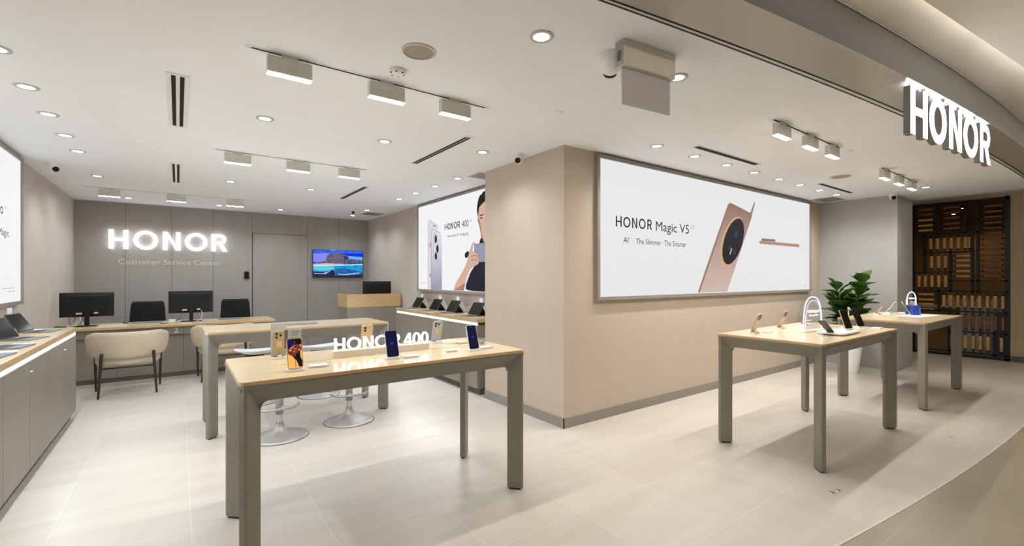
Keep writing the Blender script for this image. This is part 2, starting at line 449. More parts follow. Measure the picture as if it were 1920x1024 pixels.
# walls
mb = MB(); mb.box(-1.46, 1.75, 0, -1.32, 10.05, CZ, M['wall']); struct(mb.build('wall_left'))
mb = MB()
mb.box(-1.32, 9.85, 0, 3.33, 10.0, CZ, M['greywall'])
struct(mb.build('wall_back'))
mb = MB()
for x in (-0.702, -0.088, 0.514, 1.129, 2.105, 2.708):
    mb.box(x - .0028, 9.847, 0, x + .0028, 9.8502, CZ, M['seam'])
struct(mb.build('trim_6'))
mb = MB(); mb.box(3.33, 4.47, 0, 3.47, 10.0, CZ, M['wall']); struct(mb.build('wall_right'))
mb = MB(); mb.box(2.876, 3.128, 0, 8.70, 4.47, CZ, M['wallw']); struct(mb.build('wall_front'))
mb = MB(); mb.box(8.60, 2.11, 0, 9.37, 3.128, CZ, M['pier']); struct(mb.build('wall_pier'))
mb = MB(); mb.box(2.868, 3.120, 0, 8.6, 3.128, 0.095, M['base']); mb.box(2.868, 3.120, 0, 2.876, 4.47, 0.095, M['base']); struct(mb.build('baseboard_front'))
mb = MB(); mb.box(-1.32, 6.3, 0, -1.312, 9.85, .08, M['base']); struct(mb.build('baseboard_left'))
# flush door in the back wall
d1 = struct(MB().box(1.140, 9.838, 0.005, 2.098, 9.849, 2.222, M['greywall']).build('door_1'))
mb = MB(); mb.box(1.131, 9.844, 0, 1.1395, 9.8495, 2.229, M['slot']); mb.box(1.131, 9.844, 2.2225, 2.1, 9.8495, 2.229, M['slot']); mb.build('shadow_gap', d1)

# passage beyond the pier: header, neighbour's timber panelling, screen recess
mb = MB(); mb.box(11.16, 1.27, 2.735, 11.3, 3.6, 2.80, M['door']); mb.box(11.16, -4.0, 0.09, 11.3, 1.27, 2.80, M['door'])
struct(mb.build('wall_neighbour'))
mb = MB()
for (y0, z0, y1, z1) in ((-.1, 2.0, 1.09, 2.62), (-.1, .98, 1.09, 1.92), (-.1, .2, 1.09, .86)):
    mb.ring([(y0, z0), (y1, z0), (y1, z1), (y0, z1)], [(y0 + .05, z0 + .05), (y1 - .05, z0 + .05), (y1 - .05, z1 - .05), (y0 + .05, z1 - .05)], 11.148, 11.16, M['mould'], 'yz', False)
struct(mb.build('trim_7'))
mb = MB(); mb.box(11.13, -4, 0, 11.2, 1.27, .09, M['cabdark']); struct(mb.build('baseboard_neighbour'))
mb = MB()
mb.box(13.2, 0.6, 0, 13.3, 3.7, 2.8, M['brown']); mb.box(11.3, 3.6, 0, 13.3, 3.7, 2.8, M['brown']); mb.box(11.3, 0.6, 0, 13.3, 0.7, 2.8, M['brown'])
mb.box(11.3, 0.6, 2.72, 13.3, 3.7, 2.8, M['brown']); mb.box(11.17, 0.6, -.06, 13.3, 3.7, -.002, M['mallfloor'])
struct(mb.build('wall_restaurant'))
mb = MB(); mb.box(9.37, 3.0, 0, 11.3, 3.12, 2.8, M['pier']); struct(mb.build('wall_passage'))

# ------------------------------------------------------------------ ceiling lights
def downlight(x, y, label, group, power=P_SPOT, col=None, ry=0.0, rx=0.0):
    col = col or (SOFT if y < 3.2 and x > 1.2 else NEUT)
    t = thing('downlight', label, 'ceiling light', (x, y, CZ), 0, group)
    mb = MB(); r1, r2 = .062, .042
    mb.lathe([(r1, -.0005), (r1, -.005), (r2, -.006), (r2, .0)], M['track'], n=28); mb.build('trim_ring', t)
    mb = MB(); mb.lathe([(0.0001, -.003), (r2, -.003)], M['lite'], n=24); mb.build('diffuser', t)
    light('SPOT', t, (0, 0, -.012), power, col, (rx, ry, 0), spot_size=R(140), spot_blend=.9, shadow_soft_size=.035)
    return t
ORD = ['first', 'second', 'third', 'fourth', 'fifth', 'sixth', 'seventh', 'eighth', 'ninth']
for i, y in enumerate((2.98, 3.59, 4.20, 4.81, 5.44, 6.06, 7.40)):
    downlight(-0.785, y, 'round recessed downlight, %s from the front in the row beside the left wall' % ORD[i], 'downlights along the left wall', P_SPOT * .85)
for i, y in enumerate((4.954, 5.567, 6.20, 6.808)):
    downlight(2.787, y, 'round recessed downlight, %s from the front in the short row before the portrait poster' % ORD[i], 'downlights before the portrait poster')
for i, x in enumerate((3.595, 4.21, 4.817, 5.422, 6.043, 6.637, 7.272, 7.878)):
    downlight(x, 2.643, 'round recessed downlight, %s from the pillar in the row washing the wide foldable poster' % ORD[i], 'downlights before the wide poster', P_SPOT * 1.15)
for x, y, l in ((1.487, 1.785, 'large looking round downlight nearest the camera, right of the round ceiling speaker'),
                (2.463, 1.663, 'round downlight half hidden behind the hanging grey exit sign'),
                (0.54, 3.961, 'round downlight below the left end of the front light track'),
                (1.499, 3.998, 'round downlight between the front light track and the slanting right hand vent'),
                (2.40, 3.774, 'round downlight lighting the pillar, beside the end of the slanting vent'),
                (0.539, 6.826, 'round downlight below the middle light track, left of centre'),
                (1.492, 6.788, 'round downlight below the right end of the middle light track'),
                (1.497, 9.152, 'small round downlight above the grey flush door at the back'),
                (2.791, 9.183, 'small round downlight in the back right corner above the television'),
                (2.781, 8.296, 'small round downlight beside the back hatch and dome camera'),
                (-0.616, 9.176, 'small round downlight over the left end of the lit back wall sign'),
                (0.565, 9.222, 'small round downlight over the right end of the lit back wall sign'),
                (8.201, 1.706, 'slim downlight past the end of the far right light track')):
    downlight(x, y, l, 'single downlights', P_SPOT * (.5 if y < 7 and x < 2 else .8))
t = thing('downlight', 'bright slim downlight above the dark timber screen in the passage', 'ceiling light', (10.0, 2.35, 2.80))
MB().lathe([(.06, -.0005), (.06, -.006), (.04, -.006), (.04, 0)], M['track'], n=24).build('trim_ring', t)
MB().lathe([(.0001, -.003), (.04, -.003)], M['lite'], n=20).build('diffuser', t)
light('SPOT', t, (0, 0, -.015), 14, WARM, spot_size=R(110), spot_blend=.8, shadow_soft_size=.03)

def track(x0, x1, y, label):
    t = thing('light_track', label, 'light track', ((x0 + x1) / 2, y, CZ)); h = (x1 - x0) / 2
    mb = MB(); mb.box(-h, -.019, -.0028, h, -.0085, 0, M['ceiling']); mb.box(-h, .0085, -.0028, h, .019, 0, M['ceiling']); mb.build('rail', t)
    MB().box(-h + .03, -.0084, -.0026, h - .03, .0084, -.0005, M['slot']).build('slot', t)
def luminaire(x, y, label, group, power=P_TRACK, wd=.225, ry=0.0):
    t = thing('track_spotlight', label, 'spotlight', (x, y, CZ - .003), 0, group)
    MB().box(-.042, -.016, -.0188, .042, .016, 0, M['lumin']).build('adapter', t, .002)
    h = wd / 2
    mb = MB(); mb.box(-h, -.022, -.108, h, .022, -.019, M['lumin'])
    mb.box(-h - .001, -.0228, -.072, h + .001, .0228, -.070, M['housing']); mb.build('body', t, .002)
    MB().box(-h + .001, -.021, -.1145, h - .001, .021, -.1085, M['lite']).build('diffuser', t)
    light('AREA', t, (0, 0, -.117), power, SOFT if y < 3 else NEUT, shape='RECTANGLE', size=wd - .01, size_y=.034)
    return t
for (x0, x1, y, nm) in ((.285, 1.815, 2.775, 'front light track nearest the camera in the white ceiling'), (.262, 1.759, 5.19, 'middle light track between the two black slot vents'),
                    (-1.057, 1.011, 8.34, 'rear light track over the service desk'), (3.699, 5.072, 1.665, 'right hand light track above the near table of gold phones'),
                    (6.333, 7.734, 1.69, 'far right light track above the far display table')):
    track(x0, x1, y, nm)
for xs, y, g, pw in (((.50, 1.054, 1.54), 2.775, 'front light track', .80), ((.472, 1.017, 1.542), 5.19, 'middle light track', .60), ((-.761, -.02, .72), 8.34, 'rear light track', .5),
                     ((3.861, 4.388, 4.869), 1.665, 'right hand light track', .85), ((6.439, 6.963, 7.478), 1.69, 'far right light track', .72)):
    for x, q in zip(xs, ('left', 'middle', 'right')):
        luminaire(x, y, 'box shaped %s spotlight of the three hanging on the %s' % (q, g), 'spotlights on the ' + g, P_TRACK * pw)

# ceiling fittings
def vent(x0, y0, x1, y1, along, label):
    t = thing('slot_vent', label, 'vent', ((x0 + x1) / 2, (y0 + y1) / 2, CZ), 0, 'ceiling slot vents')
    a = (x1 - x0) / 2; b = (y1 - y0) / 2
    MB().box(-a, -b, -.004, a, b, 0, M['white']).build('frame', t)
    for k in (-1, 1):
        mb = MB()
        if along == 'y': mb.box(k * a * .36 - .0115, -b + .03, -.0055, k * a * .36 + .0115, b - .03, -.0041, M['slot'])
        else: mb.box(-a + .03, k * b * .36 - .0115, -.0055, a - .03, k * b * .36 + .0115, -.0041, M['slot'])
        mb.build('slot', t)
vent(-.062, 3.40, .060, 4.59, 'y', 'white two slot ceiling vent nearest the camera, left of the front track')
vent(2.0, 3.42, 2.088, 4.60, 'y', 'long slanting two slot vent near the pillar')
vent(-.078, 6.09, .04, 7.32, 'y', 'small white two slot vent left of the middle track')
vent(2.01, 6.13, 2.09, 7.33, 'y', 'short slanting two slot vent right of the middle track')
vent(3.88, 2.40, 5.08, 2.475, 'x', 'two slot vent above the wide foldable poster, nearer one')
vent(6.74, 2.425, 7.90, 2.482, 'x', 'two slot vent near the far grey wall')
for x, y, l in ((2.279, 2.551, 'plain sprinkler cover disc in front of the pillar'), (-.26, 5.302, 'plain sprinkler cover disc left of the middle light track'), (-.299, 8.096, 'plain sprinkler cover disc over the rear light track'),
                (1.018, 6.813, 'plain sprinkler cover disc behind the middle light track'), (2.274, 5.326, 'plain sprinkler cover disc beside the portrait poster row'), (2.277, 8.118, 'plain sprinkler cover disc near the back dome camera'),
                (5.244, 1.676, 'plain sprinkler cover disc at the end of the right hand track'), (6.508, 1.879, 'plain sprinkler cover disc left of the far right track'), (7.953, 1.708, 'plain sprinkler cover disc right of the far right track')):
    o = MB().lathe([(.052, 0), (.052, -.004), (.049, -.007), (.0001, -.008)], M['ceiling'], n=28).build('sprinkler_cover')
    o.location = (x, y, CZ); tag(o, l, 'ceiling disc', 'sprinkler covers')
def cspeaker(x, y, r, label):
    t = thing('ceiling_speaker', label, 'speaker', (x, y, CZ), 0, 'ceiling speakers')
    MB().lathe([(r, 0), (r, -.006), (r - .012, -.008), (r - .012, 0)], M['track'], n=44).build('trim_ring', t)
    MB().lathe([(r - .0125, -.004), (.0001, -.0045)], M['grille'], n=40).build('grille', t)
cspeaker(1.05, 2.294, .092, 'large round ceiling speaker with grey grille near the front track')
cspeaker(6.494, 2.136, .11, 'round ceiling speaker between the right hand tracks')
t = thing('smoke_detector', 'small round white smoke detector beside the ceiling speaker', 'smoke detector', (1.046, 2.581, CZ))
MB().lathe([(.052, 0), (.052, -.014), (.03, -.024), (.0001, -.026)], M['white'], n=28).build('housing', t)
mb = MB()
for k in range(6):
    a = k * 1.047; mb.box(.036 * math.cos(a) - .006, .036 * math.sin(a) - .006, -.022, .036 * math.cos(a) + .006, .036 * math.sin(a) + .006, -.019, M['slot'])
mb.build('sensor_slots', t)
for x0, y0, x1, y1, l in ((2.81, 4.5, 3.11, 4.82, 'grey access hatch with white edge beside the pillar top'), (2.84, 8.5, 3.22, 8.95, 'grey access hatch in the back right corner'), (8.0, 2.70, 8.5, 3.03, 'white access hatch above the potted plant')):
    t = thing('access_hatch', l, 'hatch', ((x0 + x1) / 2, (y0 + y1) / 2, CZ), 0, 'ceiling access hatches')
    a = (x1 - x0) / 2; b = (y1 - y0) / 2
    MB().ring([(-a, -b), (a, -b), (a, b), (-a, b)], [(-a + .02, -b + .02), (a - .02, -b + .02), (a - .02, b - .02), (-a + .02, b - .02)], -.005, 0, M['white'], 'xy', False).build('frame', t)
    MB().box(-a + .021, -b + .021, -.003, a - .021, b - .021, 0, M['base']).build('panel', t)
def dome(x, y, label, aim, r=.045):
    t = thing('security_camera', label, 'camera', (x, y, CZ), 0, 'ceiling cameras')
    MB().lathe([(r * 1.12, 0), (r * 1.12, -.012), (r, -.03), (r, -.045)], M['white'], n=28).build('base', t)
    d = Vector((math.cos(aim), math.sin(aim), -.45)).normalized()
    MB().ball((0, 0, -.05), r * .97, M['white']).build('eyeball', t)
    c = Vector((0, 0, -.05)); MB().cyl(c + d * r * .5, c + d * r * 1.03, r * .62, M['gloss'], 20).build('lens', t)
dome(-1.08, 6.857, 'white ceiling camera with black lens near the left wall poster', R(-50))
dome(2.544, 8.307, 'white ceiling camera in front of the television wall', R(-120))
dome(2.744, 3.644, 'white ceiling camera at the top of the pillar', R(215))
dome(1.919, 1.711, 'pale dome camera behind the hanging exit sign', R(45), .062)
dome(8.439, 2.122, 'white ceiling camera at the corner of the far grey wall', R(-150))
dome(-.105, 8.803, 'small camera beside the rear light track', R(-110), .03)

# hanging exit sign box
t = thing('exit_sign', 'unlit grey hanging exit sign box with smoked panel', 'exit sign', (2.025, 1.556, CZ), R(-7))
mb = MB(); mb.box(-.188, -.033, -.135, .188, .033, 0, M['housing']); mb.build('housing', t, .004)
mb = MB(); mb.box(-.1895, -.030, -.13, -.188, .030, -.004, M['alu'])
for k in range(5): mb.box(-.1905, -.014, -.06 - k * .011, -.1894, .014, -.055 - k * .011, M['slot'])
mb.build('end_cap', t)
mb = MB(); mb.box(-.176, -.004, -.325, .176, .004, -.1352, M['greypanel']); pn = mb.build('panel', t)
mb = MB(); text(mb, 'EXIT', (-.10, -.0046, -.285), (1, 0, 0), (0, 0, 1), .21, .105, M['exitred']); mb.build('lettering', pn)
mb = MB()
for x in (-.16, .16): mb.cyl((x, -.0325, -.118), (x, -.0355, -.118), .005, M['steel'], 12)
mb.build('screw', t)

# ------------------------------------------------------------------ lit signs
def sign(name, label, loc, rz, items, z, h, st, d, m, back=None):
    t = thing(name, label, 'sign', loc, rz)
    for ch, x0, x1 in items:
        mb = MB(); glyph(mb, ch, x0, z, x1 - x0, h, st, d * .35, m)
        glyph(mb, ch, x0, z, x1 - x0, h, st, d * .65, back or m, d * .35)
        mb.build('letter_' + {'4': 'four', '0': 'zero'}.get(ch, ch.lower()), t)
    return t
sign('wall_sign', 'lit white capital letter sign on the grey back wall', (0, 9.80, 0), 0,
     [('H', -.907, -.664), ('O', -.598, -.276), ('N', -.208, .034), ('O', .098, .422), ('R', .488, .722)], 1.862, .308, .060, .03, M['signw'])
mb = MB(); text(mb, 'Customer Service Center', (-.789, 9.8455, 1.613), (1, 0, 0), (0, 0, 1), 1.40, .088, M['paleletter'])
tag(mb.build('wall_lettering'), 'thin pale Customer Service Center lettering below the lit wall sign', 'lettering')
# storefront letters hung under the curved fascia
t = thing('fascia_sign', 'large lit storefront letters hanging under the grey curved fascia', 'sign', (0, 0, 0))
for ch, x0, x1 in (('H', 3.65, 3.90), ('O', 3.94, 4.23), ('N', 4.29, 4.53), ('O', 4.58, 4.90), ('R', 4.97, 5.23)):
    y0 = qC(x0) + .004; y1 = qC(x1) + .004; a = math.atan2(y1 - y0, x1 - x0); L_ = math.hypot(x1 - x0, y1 - y0)
    T = Matrix.Translation((x0, y0, 0)) @ Matrix.Rotation(a, 4, 'Z')
    st = .062 if ch != 'O' else .068
    mb = MB(); mb.T = T; glyph(mb, ch, 0, 2.288, L_, .298, st, .004, M['signw'], -.004); glyph(mb, ch, 0, 2.288, L_, .298, st, .036, M['lettergrey'])
    o = mb.build('letter_' + ch.lower(), t)
    mb = MB(); mb.T = T
    for q in (.18, .82): mb.cyl((L_ * q, .02, 2.57), (L_ * q, .02, 2.618), .006, M['alu'], 10)
    mb.build('hanger', o)
    light('AREA', o, tuple(T @ Vector((L_ / 2, .018, 2.594))), .35, (.86, .9, 1), (math.pi, 0, a), shape='RECTANGLE', size=L_ * .8, size_y=.03)

# ------------------------------------------------------------------ posters
def frame_mesh(mb, plane, a0, z0, a1, z1, wd, h0, h1, m):
    mb.ring([(a0, z0), (a1, z0), (a1, z1), (a0, z1)], [(a0 + wd, z0 + wd), (a1 - wd, z0 + wd), (a1 - wd, z1 - wd), (a0 + wd, z1 - wd)], h0, h1, m, plane, False)
def flat_xz(mb, pts, y, m): mb.poly([(a, y, b) for a, b in pts], m)
def flat_yz(mb, pts, x, m): mb.poly([(x, a, b) for a, b in pts], m)
PC = dict(gold=emis('print_gold', (184, 156, 142), .80), gold2=emis('print_gold_dark', (152, 122, 106), .80), gold3=emis('print_gold_light', (198, 172, 156), .80), ring=emis('print_ring', (206, 168, 122), .80),
          lensb=emis('print_lens', (52, 58, 72), .80), cream=emis('print_cream', (236, 210, 170), .80), lav=emis('print_lavender', (176, 176, 192), .80), lav2=emis('print_lavender_light', (214, 213, 222), .80),
          pale=emis('print_pale', (222, 220, 222), .80), pink=emis('print_pink', (224, 150, 160), .80), skin=emis('print_skin', (214, 176, 156), .80), skin2=emis('print_skin_shade', (176, 128, 108), .80),
          hair=emis('print_hair', (34, 30, 32), .80), lips=emis('print_lips', (176, 98, 92), .80), cloth=emis('print_cloth', (34, 34, 46), .80), phone=emis('print_phone', (150, 150, 172), .80))
def print_grad(name, c_top, c_bot, z0, z1):
    m = emis(name, c_bot, .80); nt, N, L, b = nodes_of(m)
    tc = N.new('ShaderNodeTexCoord'); sx = N.new('ShaderNodeSeparateXYZ'); mr = N.new('ShaderNodeMapRange'); rp = N.new('ShaderNodeValToRGB')
    mr.inputs['From Min'].default_value = z0; mr.inputs['From Max'].default_value = z1
    rp.color_ramp.elements[0].color = lin(c_bot); rp.color_ramp.elements[1].color = lin(c_top)
    L.new(tc.outputs['Object'], sx.inputs[0]); L.new(sx.outputs['Z'], mr.inputs['Value']); L.new(mr.outputs[0], rp.inputs['Fac']); L.new(rp.outputs['Color'], b.inputs['Emission Color'])
    return m
PC['goldgrad'] = print_grad('print_gold_metal', (150, 118, 104), (206, 184, 172), 1.25, 2.30)
PC['lavgrad'] = print_grad('print_lavender_metal', (220, 219, 228), (150, 150, 172), 1.20, 1.95)
# wide foldable-phone poster
t = thing('lightbox_poster', 'wide white backlit poster of a gold foldable phone on the beige wall', 'poster', (0, 0, 0))
mb = MB(); frame_mesh(mb, 'xz', 3.28, 1.170, 8.172, 2.597, .034, 3.085, 3.128, M['base']); mb.build('frame', t)
mb = MB(); mb.box(3.314, 3.102, 1.204, 8.138, 3.126, 2.563, M['paper'])
y = 3.1012
body = [(5.684, 2.331), (5.722, 2.352), (5.779, 2.352), (6.297, 2.261), (6.302, 2.227), (5.665, 1.212), (5.005, 1.215), (5.321, 1.742)]
flat_xz(mb, [(6.255, 2.266), (6.362, 2.428), (6.388, 2.418), (6.302, 2.248)], y, PC['gold2'])
flat_xz(mb, body, y - .0004, PC['goldgrad'])
flat_xz(mb, [(5.684, 2.331), (5.722, 2.352), (5.741, 2.35), (5.366, 1.744), (5.045, 1.216), (5.005, 1.215), (5.321, 1.742)], y - .0008, PC['gold2'])
E1 = [(5.616, 1.53), (5.56, 1.549), (5.52, 1.588), (5.497, 1.644), (5.492, 1.714), (5.507, 1.794), (5.54, 1.878), (5.589, 1.962), (5.652, 2.039), (5.724, 2.105), (5.801, 2.154), (5.878, 2.184), (5.949, 2.192), (6.009, 2.176), (6.053, 2.138), (6.079, 2.079), (6.084, 2.005), (6.067, 1.92), (6.031, 1.831), (5.977, 1.745), (5.91, 1.667), (5.836, 1.603), (5.758, 1.558), (5.683, 1.533)]
E2 = [(5.659, 1.561), (5.608, 1.578), (5.571, 1.614), (5.55, 1.666), (5.547, 1.731), (5.56, 1.804), (5.591, 1.882), (5.636, 1.958), (5.694, 2.029), (5.76, 2.09), (5.831, 2.135), (5.901, 2.163), (5.966, 2.17), (6.021, 2.155), (6.061, 2.12), (6.085, 2.066), (6.089, 1.998), (6.073, 1.92), (6.04, 1.839), (5.99, 1.76), (5.929, 1.688), (5.861, 1.63), (5.79, 1.587), (5.721, 1.564)]
flat_xz(mb, E1, y - .0012, PC['ring']); flat_xz(mb, E2, y - .0016, M['ink'])
for c in ([(5.862, 1.912), (5.842, 1.919), (5.834, 1.937), (5.839, 1.96), (5.856, 1.982), (5.881, 1.996), (5.907, 2.001), (5.927, 1.993), (5.935, 1.975), (5.93, 1.952), (5.913, 1.93), (5.888, 1.915)],
          [(5.707, 1.747), (5.693, 1.753), (5.686, 1.765), (5.689, 1.78), (5.701, 1.794), (5.718, 1.804), (5.737, 1.806), (5.752, 1.801), (5.758, 1.788), (5.755, 1.773), (5.743, 1.759), (5.726, 1.749)],
          [(5.82, 1.682), (5.804, 1.689), (5.797, 1.703), (5.8, 1.72), (5.814, 1.736), (5.834, 1.747), (5.855, 1.75), (5.871, 1.743), (5.879, 1.729), (5.875, 1.712), (5.862, 1.695), (5.841, 1.685)]):
    flat_xz(mb, c, y - .002, PC['lensb'])
flat_xz(mb, [(5.764, 1.772), (5.783, 1.769), (5.737, 1.689), (5.718, 1.694)], y - .002, PC['cream'])
flat_xz(mb, [(6.51, 1.904), (6.51, 1.86), (7.772, 1.859), (7.772, 1.907)], y, PC['gold'])
flat_xz(mb, [(6.51, 1.890), (6.51, 1.878), (7.772, 1.880), (7.772, 1.892)], y - .0005, PC['gold2'])
flat_xz(mb, [(6.568, 1.939), (6.977, 1.944), (6.977, 1.908), (6.568, 1.904)], y - .0005, PC['gold2'])
for ch, x0, x1 in (('H', 3.556, 3.644), ('O', 3.668, 3.779), ('N', 3.805, 3.889), ('O', 3.915, 4.026), ('R', 4.055, 4.134)):
    glyph(mb, ch, x0, 1.909, x1 - x0, .107, .019, .0004, M['ink'], y - .0004)
UX, UZ = (1, 0, 0), (0, 0, 1)
text(mb, 'Magic V5', (4.203, y - .0004, 1.905), UX, UZ, .62, .105, M['ink'])
frame_mesh(mb, 'xz', 4.856, 1.964, 4.934, 2.015, .004, y - .0004, y, M['inkgrey']); text(mb, '5G', (4.868, y - .0004, 1.975), UX, UZ, .054, .028, M['inkgrey'])
text(mb, 'AI', (3.672, y - .0004, 1.751), UX, UZ, .075, .06, M['ink']); text(mb, '+', (3.755, y - .0004, 1.785), UX, UZ, .032, .03, M['inkblue'])
mb.box(3.824, y - .0004, 1.752, 3.828, y, 1.80, M['inkgrey'])
text(mb, 'The Slimmer', (3.873, y - .0004, 1.748), UX, UZ, .42, .058, M['ink']); text(mb, 'The Smarter', (4.355, y - .0004, 1.748), UX, UZ, .415, .058, M['ink'])
mb.box(7.79, y - .0004, 1.255, 8.01, y, 1.2575, M['inkgrey']); mb.box(7.86, y - .0004, 1.248, 8.01, y, 1.250, M['inkgrey'])
mb.build('print', t)
# portrait poster in the rear bay
t = thing('lightbox_poster', 'tall white backlit poster of a man holding a lavender phone in rear bay', 'poster', (0, 0, 0))
mb = MB(); frame_mesh(mb, 'yz', 4.60, 1.168, 7.205, 2.604, .032, 3.268, 3.33, M['base']); mb.build('frame', t)
mb = MB(); mb.box(3.282, 4.632, 1.200, 3.325, 7.173, 2.572, M['paper2'])
x = 3.281
def smooth(p, n=3, k=.22):
    for _ in range(n):
        q = []
        for i in range(len(p)):
            a = p[i]; b = p[(i + 1) % len(p)]
            q.append((a[0] + (b[0] - a[0]) * k, a[1] + (b[1] - a[1]) * k)); q.append((b[0] + (a[0] - b[0]) * k, b[1] + (a[1] - b[1]) * k))
        p = q
    return p
def py(p, lay, m):
    if len(p) < 14: p = smooth(p)
    elif m in (PC['hair'], PC['skin'], PC['cloth']): p = smooth(p, 2)
    flat_yz(mb, p, x - lay * .0004, m)
def mir(p, c=5.03): return [(2 * c - a, b) for a, b in p]
flat_yz(mb, [(6.8, 2.285), (6.785, 2.312), (6.754, 2.317), (6.464, 2.202), (6.456, 2.126), (6.631, 2.168), (6.696, 2.128), (6.696, 1.202), (6.8, 1.202)], x, PC['pale'])
mb.tube([(x, 6.8, 1.205), (x, 6.8, 2.295), (x, 6.755, 2.317), (x, 6.464, 2.202)], .006, PC['lav'], 6)
py([(6.779, 1.912), (6.725, 1.982), (6.696, 1.935), (6.696, 1.88), (6.754, 1.873)], 1, PC['pink']); py([(6.779, 1.43), (6.721, 1.466), (6.696, 1.438), (6.696, 1.393), (6.754, 1.402)], 1, PC['pink'])
py([(6.611, 2.226), (6.559, 2.216), (6.559, 2.193), (6.611, 2.204)], 1, M['ink'])
flat_yz(mb, [(6.696, 2.10), (6.690, 2.13), (6.665, 2.155), (6.631, 2.162), (6.395, 2.088), (6.355, 2.068), (6.335, 2.04), (6.326, 2.0), (6.326, 1.202), (6.696, 1.202)], x - .0008, PC['lavgrad'])
mb.tube([(x - .001, 6.694, 1.205), (x - .001, 6.694, 2.10), (x - .001, 6.688, 2.13), (x - .001, 6.663, 2.153), (x - .001, 6.631, 2.160), (x - .001, 6.395, 2.086)], .005, PC['phone'], 6)
py([(6.623, 2.049), (6.591, 2.11), (6.535, 2.088), (6.483, 2.021), (6.433, 1.892), (6.437, 1.768), (6.48, 1.662), (6.543, 1.606), (6.591, 1.638), (6.623, 1.757)], 3, PC['phone'])
py([(6.613, 2.045), (6.588, 2.10), (6.535, 2.078), (6.490, 2.018), (6.443, 1.890), (6.447, 1.770), (6.487, 1.668), (6.543, 1.617), (6.583, 1.643), (6.613, 1.757)], 4, PC['lav2'])
for cy, cz in ((6.531, 1.997), (6.476, 1.841), (6.527, 1.727)): py(ell(cy, cz, .040, .064, 18), 5, M['ink']); py(ell(cy - .008, cz + .01, .015, .024, 12), 6, PC['lensb'])
for ch, a0, a1 in (('H', 6.236, 6.150), ('O', 6.140, 6.050), ('N', 6.038, 5.962), ('O', 5.948, 5.856), ('R', 5.842, 5.763)):
    g = MB(); glyph(g, ch, 0, 2.113, a0 - a1, .092, .017, .0004, M['ink'])
    mb.add([(x - .001 - v[1], a0 - v[0], v[2]) for v in g.v], g.f, M['ink'])
VX = (0, -1, 0)
text(mb, '400', (x - .001, 5.713, 2.111), VX, UZ, .185, .094, M['ink'])
mb.add([(x - .0006, 5.497, 2.204), (x - .0006, 5.441, 2.204), (x - .0006, 5.441, 2.166), (x - .0006, 5.497, 2.166)], [(0, 1, 2, 3)], PC['lav2']); text(mb, '5G', (x - .001, 5.49, 2.174), VX, UZ, .042, .022, M['inkgrey'])
text(mb, 'Next-Gen AI', (x - .001, 6.144, 1.995), VX, UZ, .335, .040, M['ink']); text(mb, 'Imaging', (x - .001, 5.775, 1.995), VX, UZ, .245, .040, M['ink'])
text(mb, 'Magic OS', (x - .001, 7.047, 1.296), VX, UZ, .17, .022, M['inkgrey'])
hair = [(4.90, 2.52), (5.05, 2.552), (5.075, 2.535), (5.10, 2.556), (5.125, 2.53), (5.155, 2.54), (5.18, 2.505), (5.215, 2.508), (5.256, 2.473), (5.291, 2.404), (5.309, 2.32), (5.285, 2.232), (5.262, 2.191), (5.0, 2.20), (4.80, 2.191), (4.77, 2.30), (4.79, 2.44)]
face = [(5.256, 2.329), (5.204, 2.364), (5.091, 2.408), (4.95, 2.40), (4.84, 2.34), (4.80, 2.18), (4.83, 2.05), (4.90, 1.95), (4.96, 1.90), (5.091, 1.84), (5.15, 1.882), (5.193, 1.927), (5.213, 2.009), (5.25, 2.097), (5.274, 2.176)]
py(hair, 1, PC['hair'])
py([(5.29, 2.2), (5.265, 2.22), (5.25, 2.11), (5.275, 2.13)], 2, PC['skin2'])
py([(5.17, 1.95), (4.93, 1.95), (4.90, 1.80), (5.17, 1.80)], 2, PC['skin2'])
py(face, 3, PC['skin'])
py([(5.274, 2.176), (5.25, 2.097), (5.213, 2.009), (5.193, 1.927), (5.15, 1.882), (5.13, 1.88), (5.175, 1.96), (5.20, 2.06), (5.235, 2.19)], 4, PC['skin2'])
brow = [(5.242, 2.227), (5.193, 2.239), (5.13, 2.233), (5.13, 2.221), (5.193, 2.225), (5.233, 2.214)]
eye = [(5.225, 2.192), (5.200, 2.203), (5.160, 2.196), (5.156, 2.184), (5.200, 2.180)]
py(brow, 4, PC['hair']); py(mir(brow), 4, PC['hair']); py(eye, 4, PC['hair']); py(mir(eye), 4, PC['hair'])
py([(5.06, 2.18), (5.075, 2.10), (5.095, 2.085), (5.05, 2.075), (5.03, 2.08), (5.035, 2.18)], 4, PC['skin2'])
py([(5.12, 2.035), (5.07, 2.05), (5.03, 2.045), (4.99, 2.05), (4.95, 2.035), (5.0, 2.012), (5.06, 2.010)], 4, PC['lips'])
py([(5.245, 1.872), (5.19, 1.938), (5.141, 1.881), (5.091, 1.848), (5.0, 1.83), (4.93, 1.86), (4.86, 1.93), (4.80, 1.86), (4.7, 1.80), (4.65, 1.75), (4.65, 1.205), (5.597, 1.205), (5.603, 1.28), (5.537, 1.377), (5.466, 1.473), (5.375, 1.538), (5.25, 1.70)], 5, PC['cloth'])
py([(5.635, 1.731), (5.553, 1.766), (5.503, 1.751), (5.537, 1.674), (5.623, 1.666)], 5, PC['cloth'])
flat_yz(mb, [(5.375, 1.838), (5.368, 1.848), (5.350, 1.853), (4.95, 1.857), (4.95, 1.602), (5.275, 1.602), (5.375, 1.610)], x - .0024, PC['phone'])
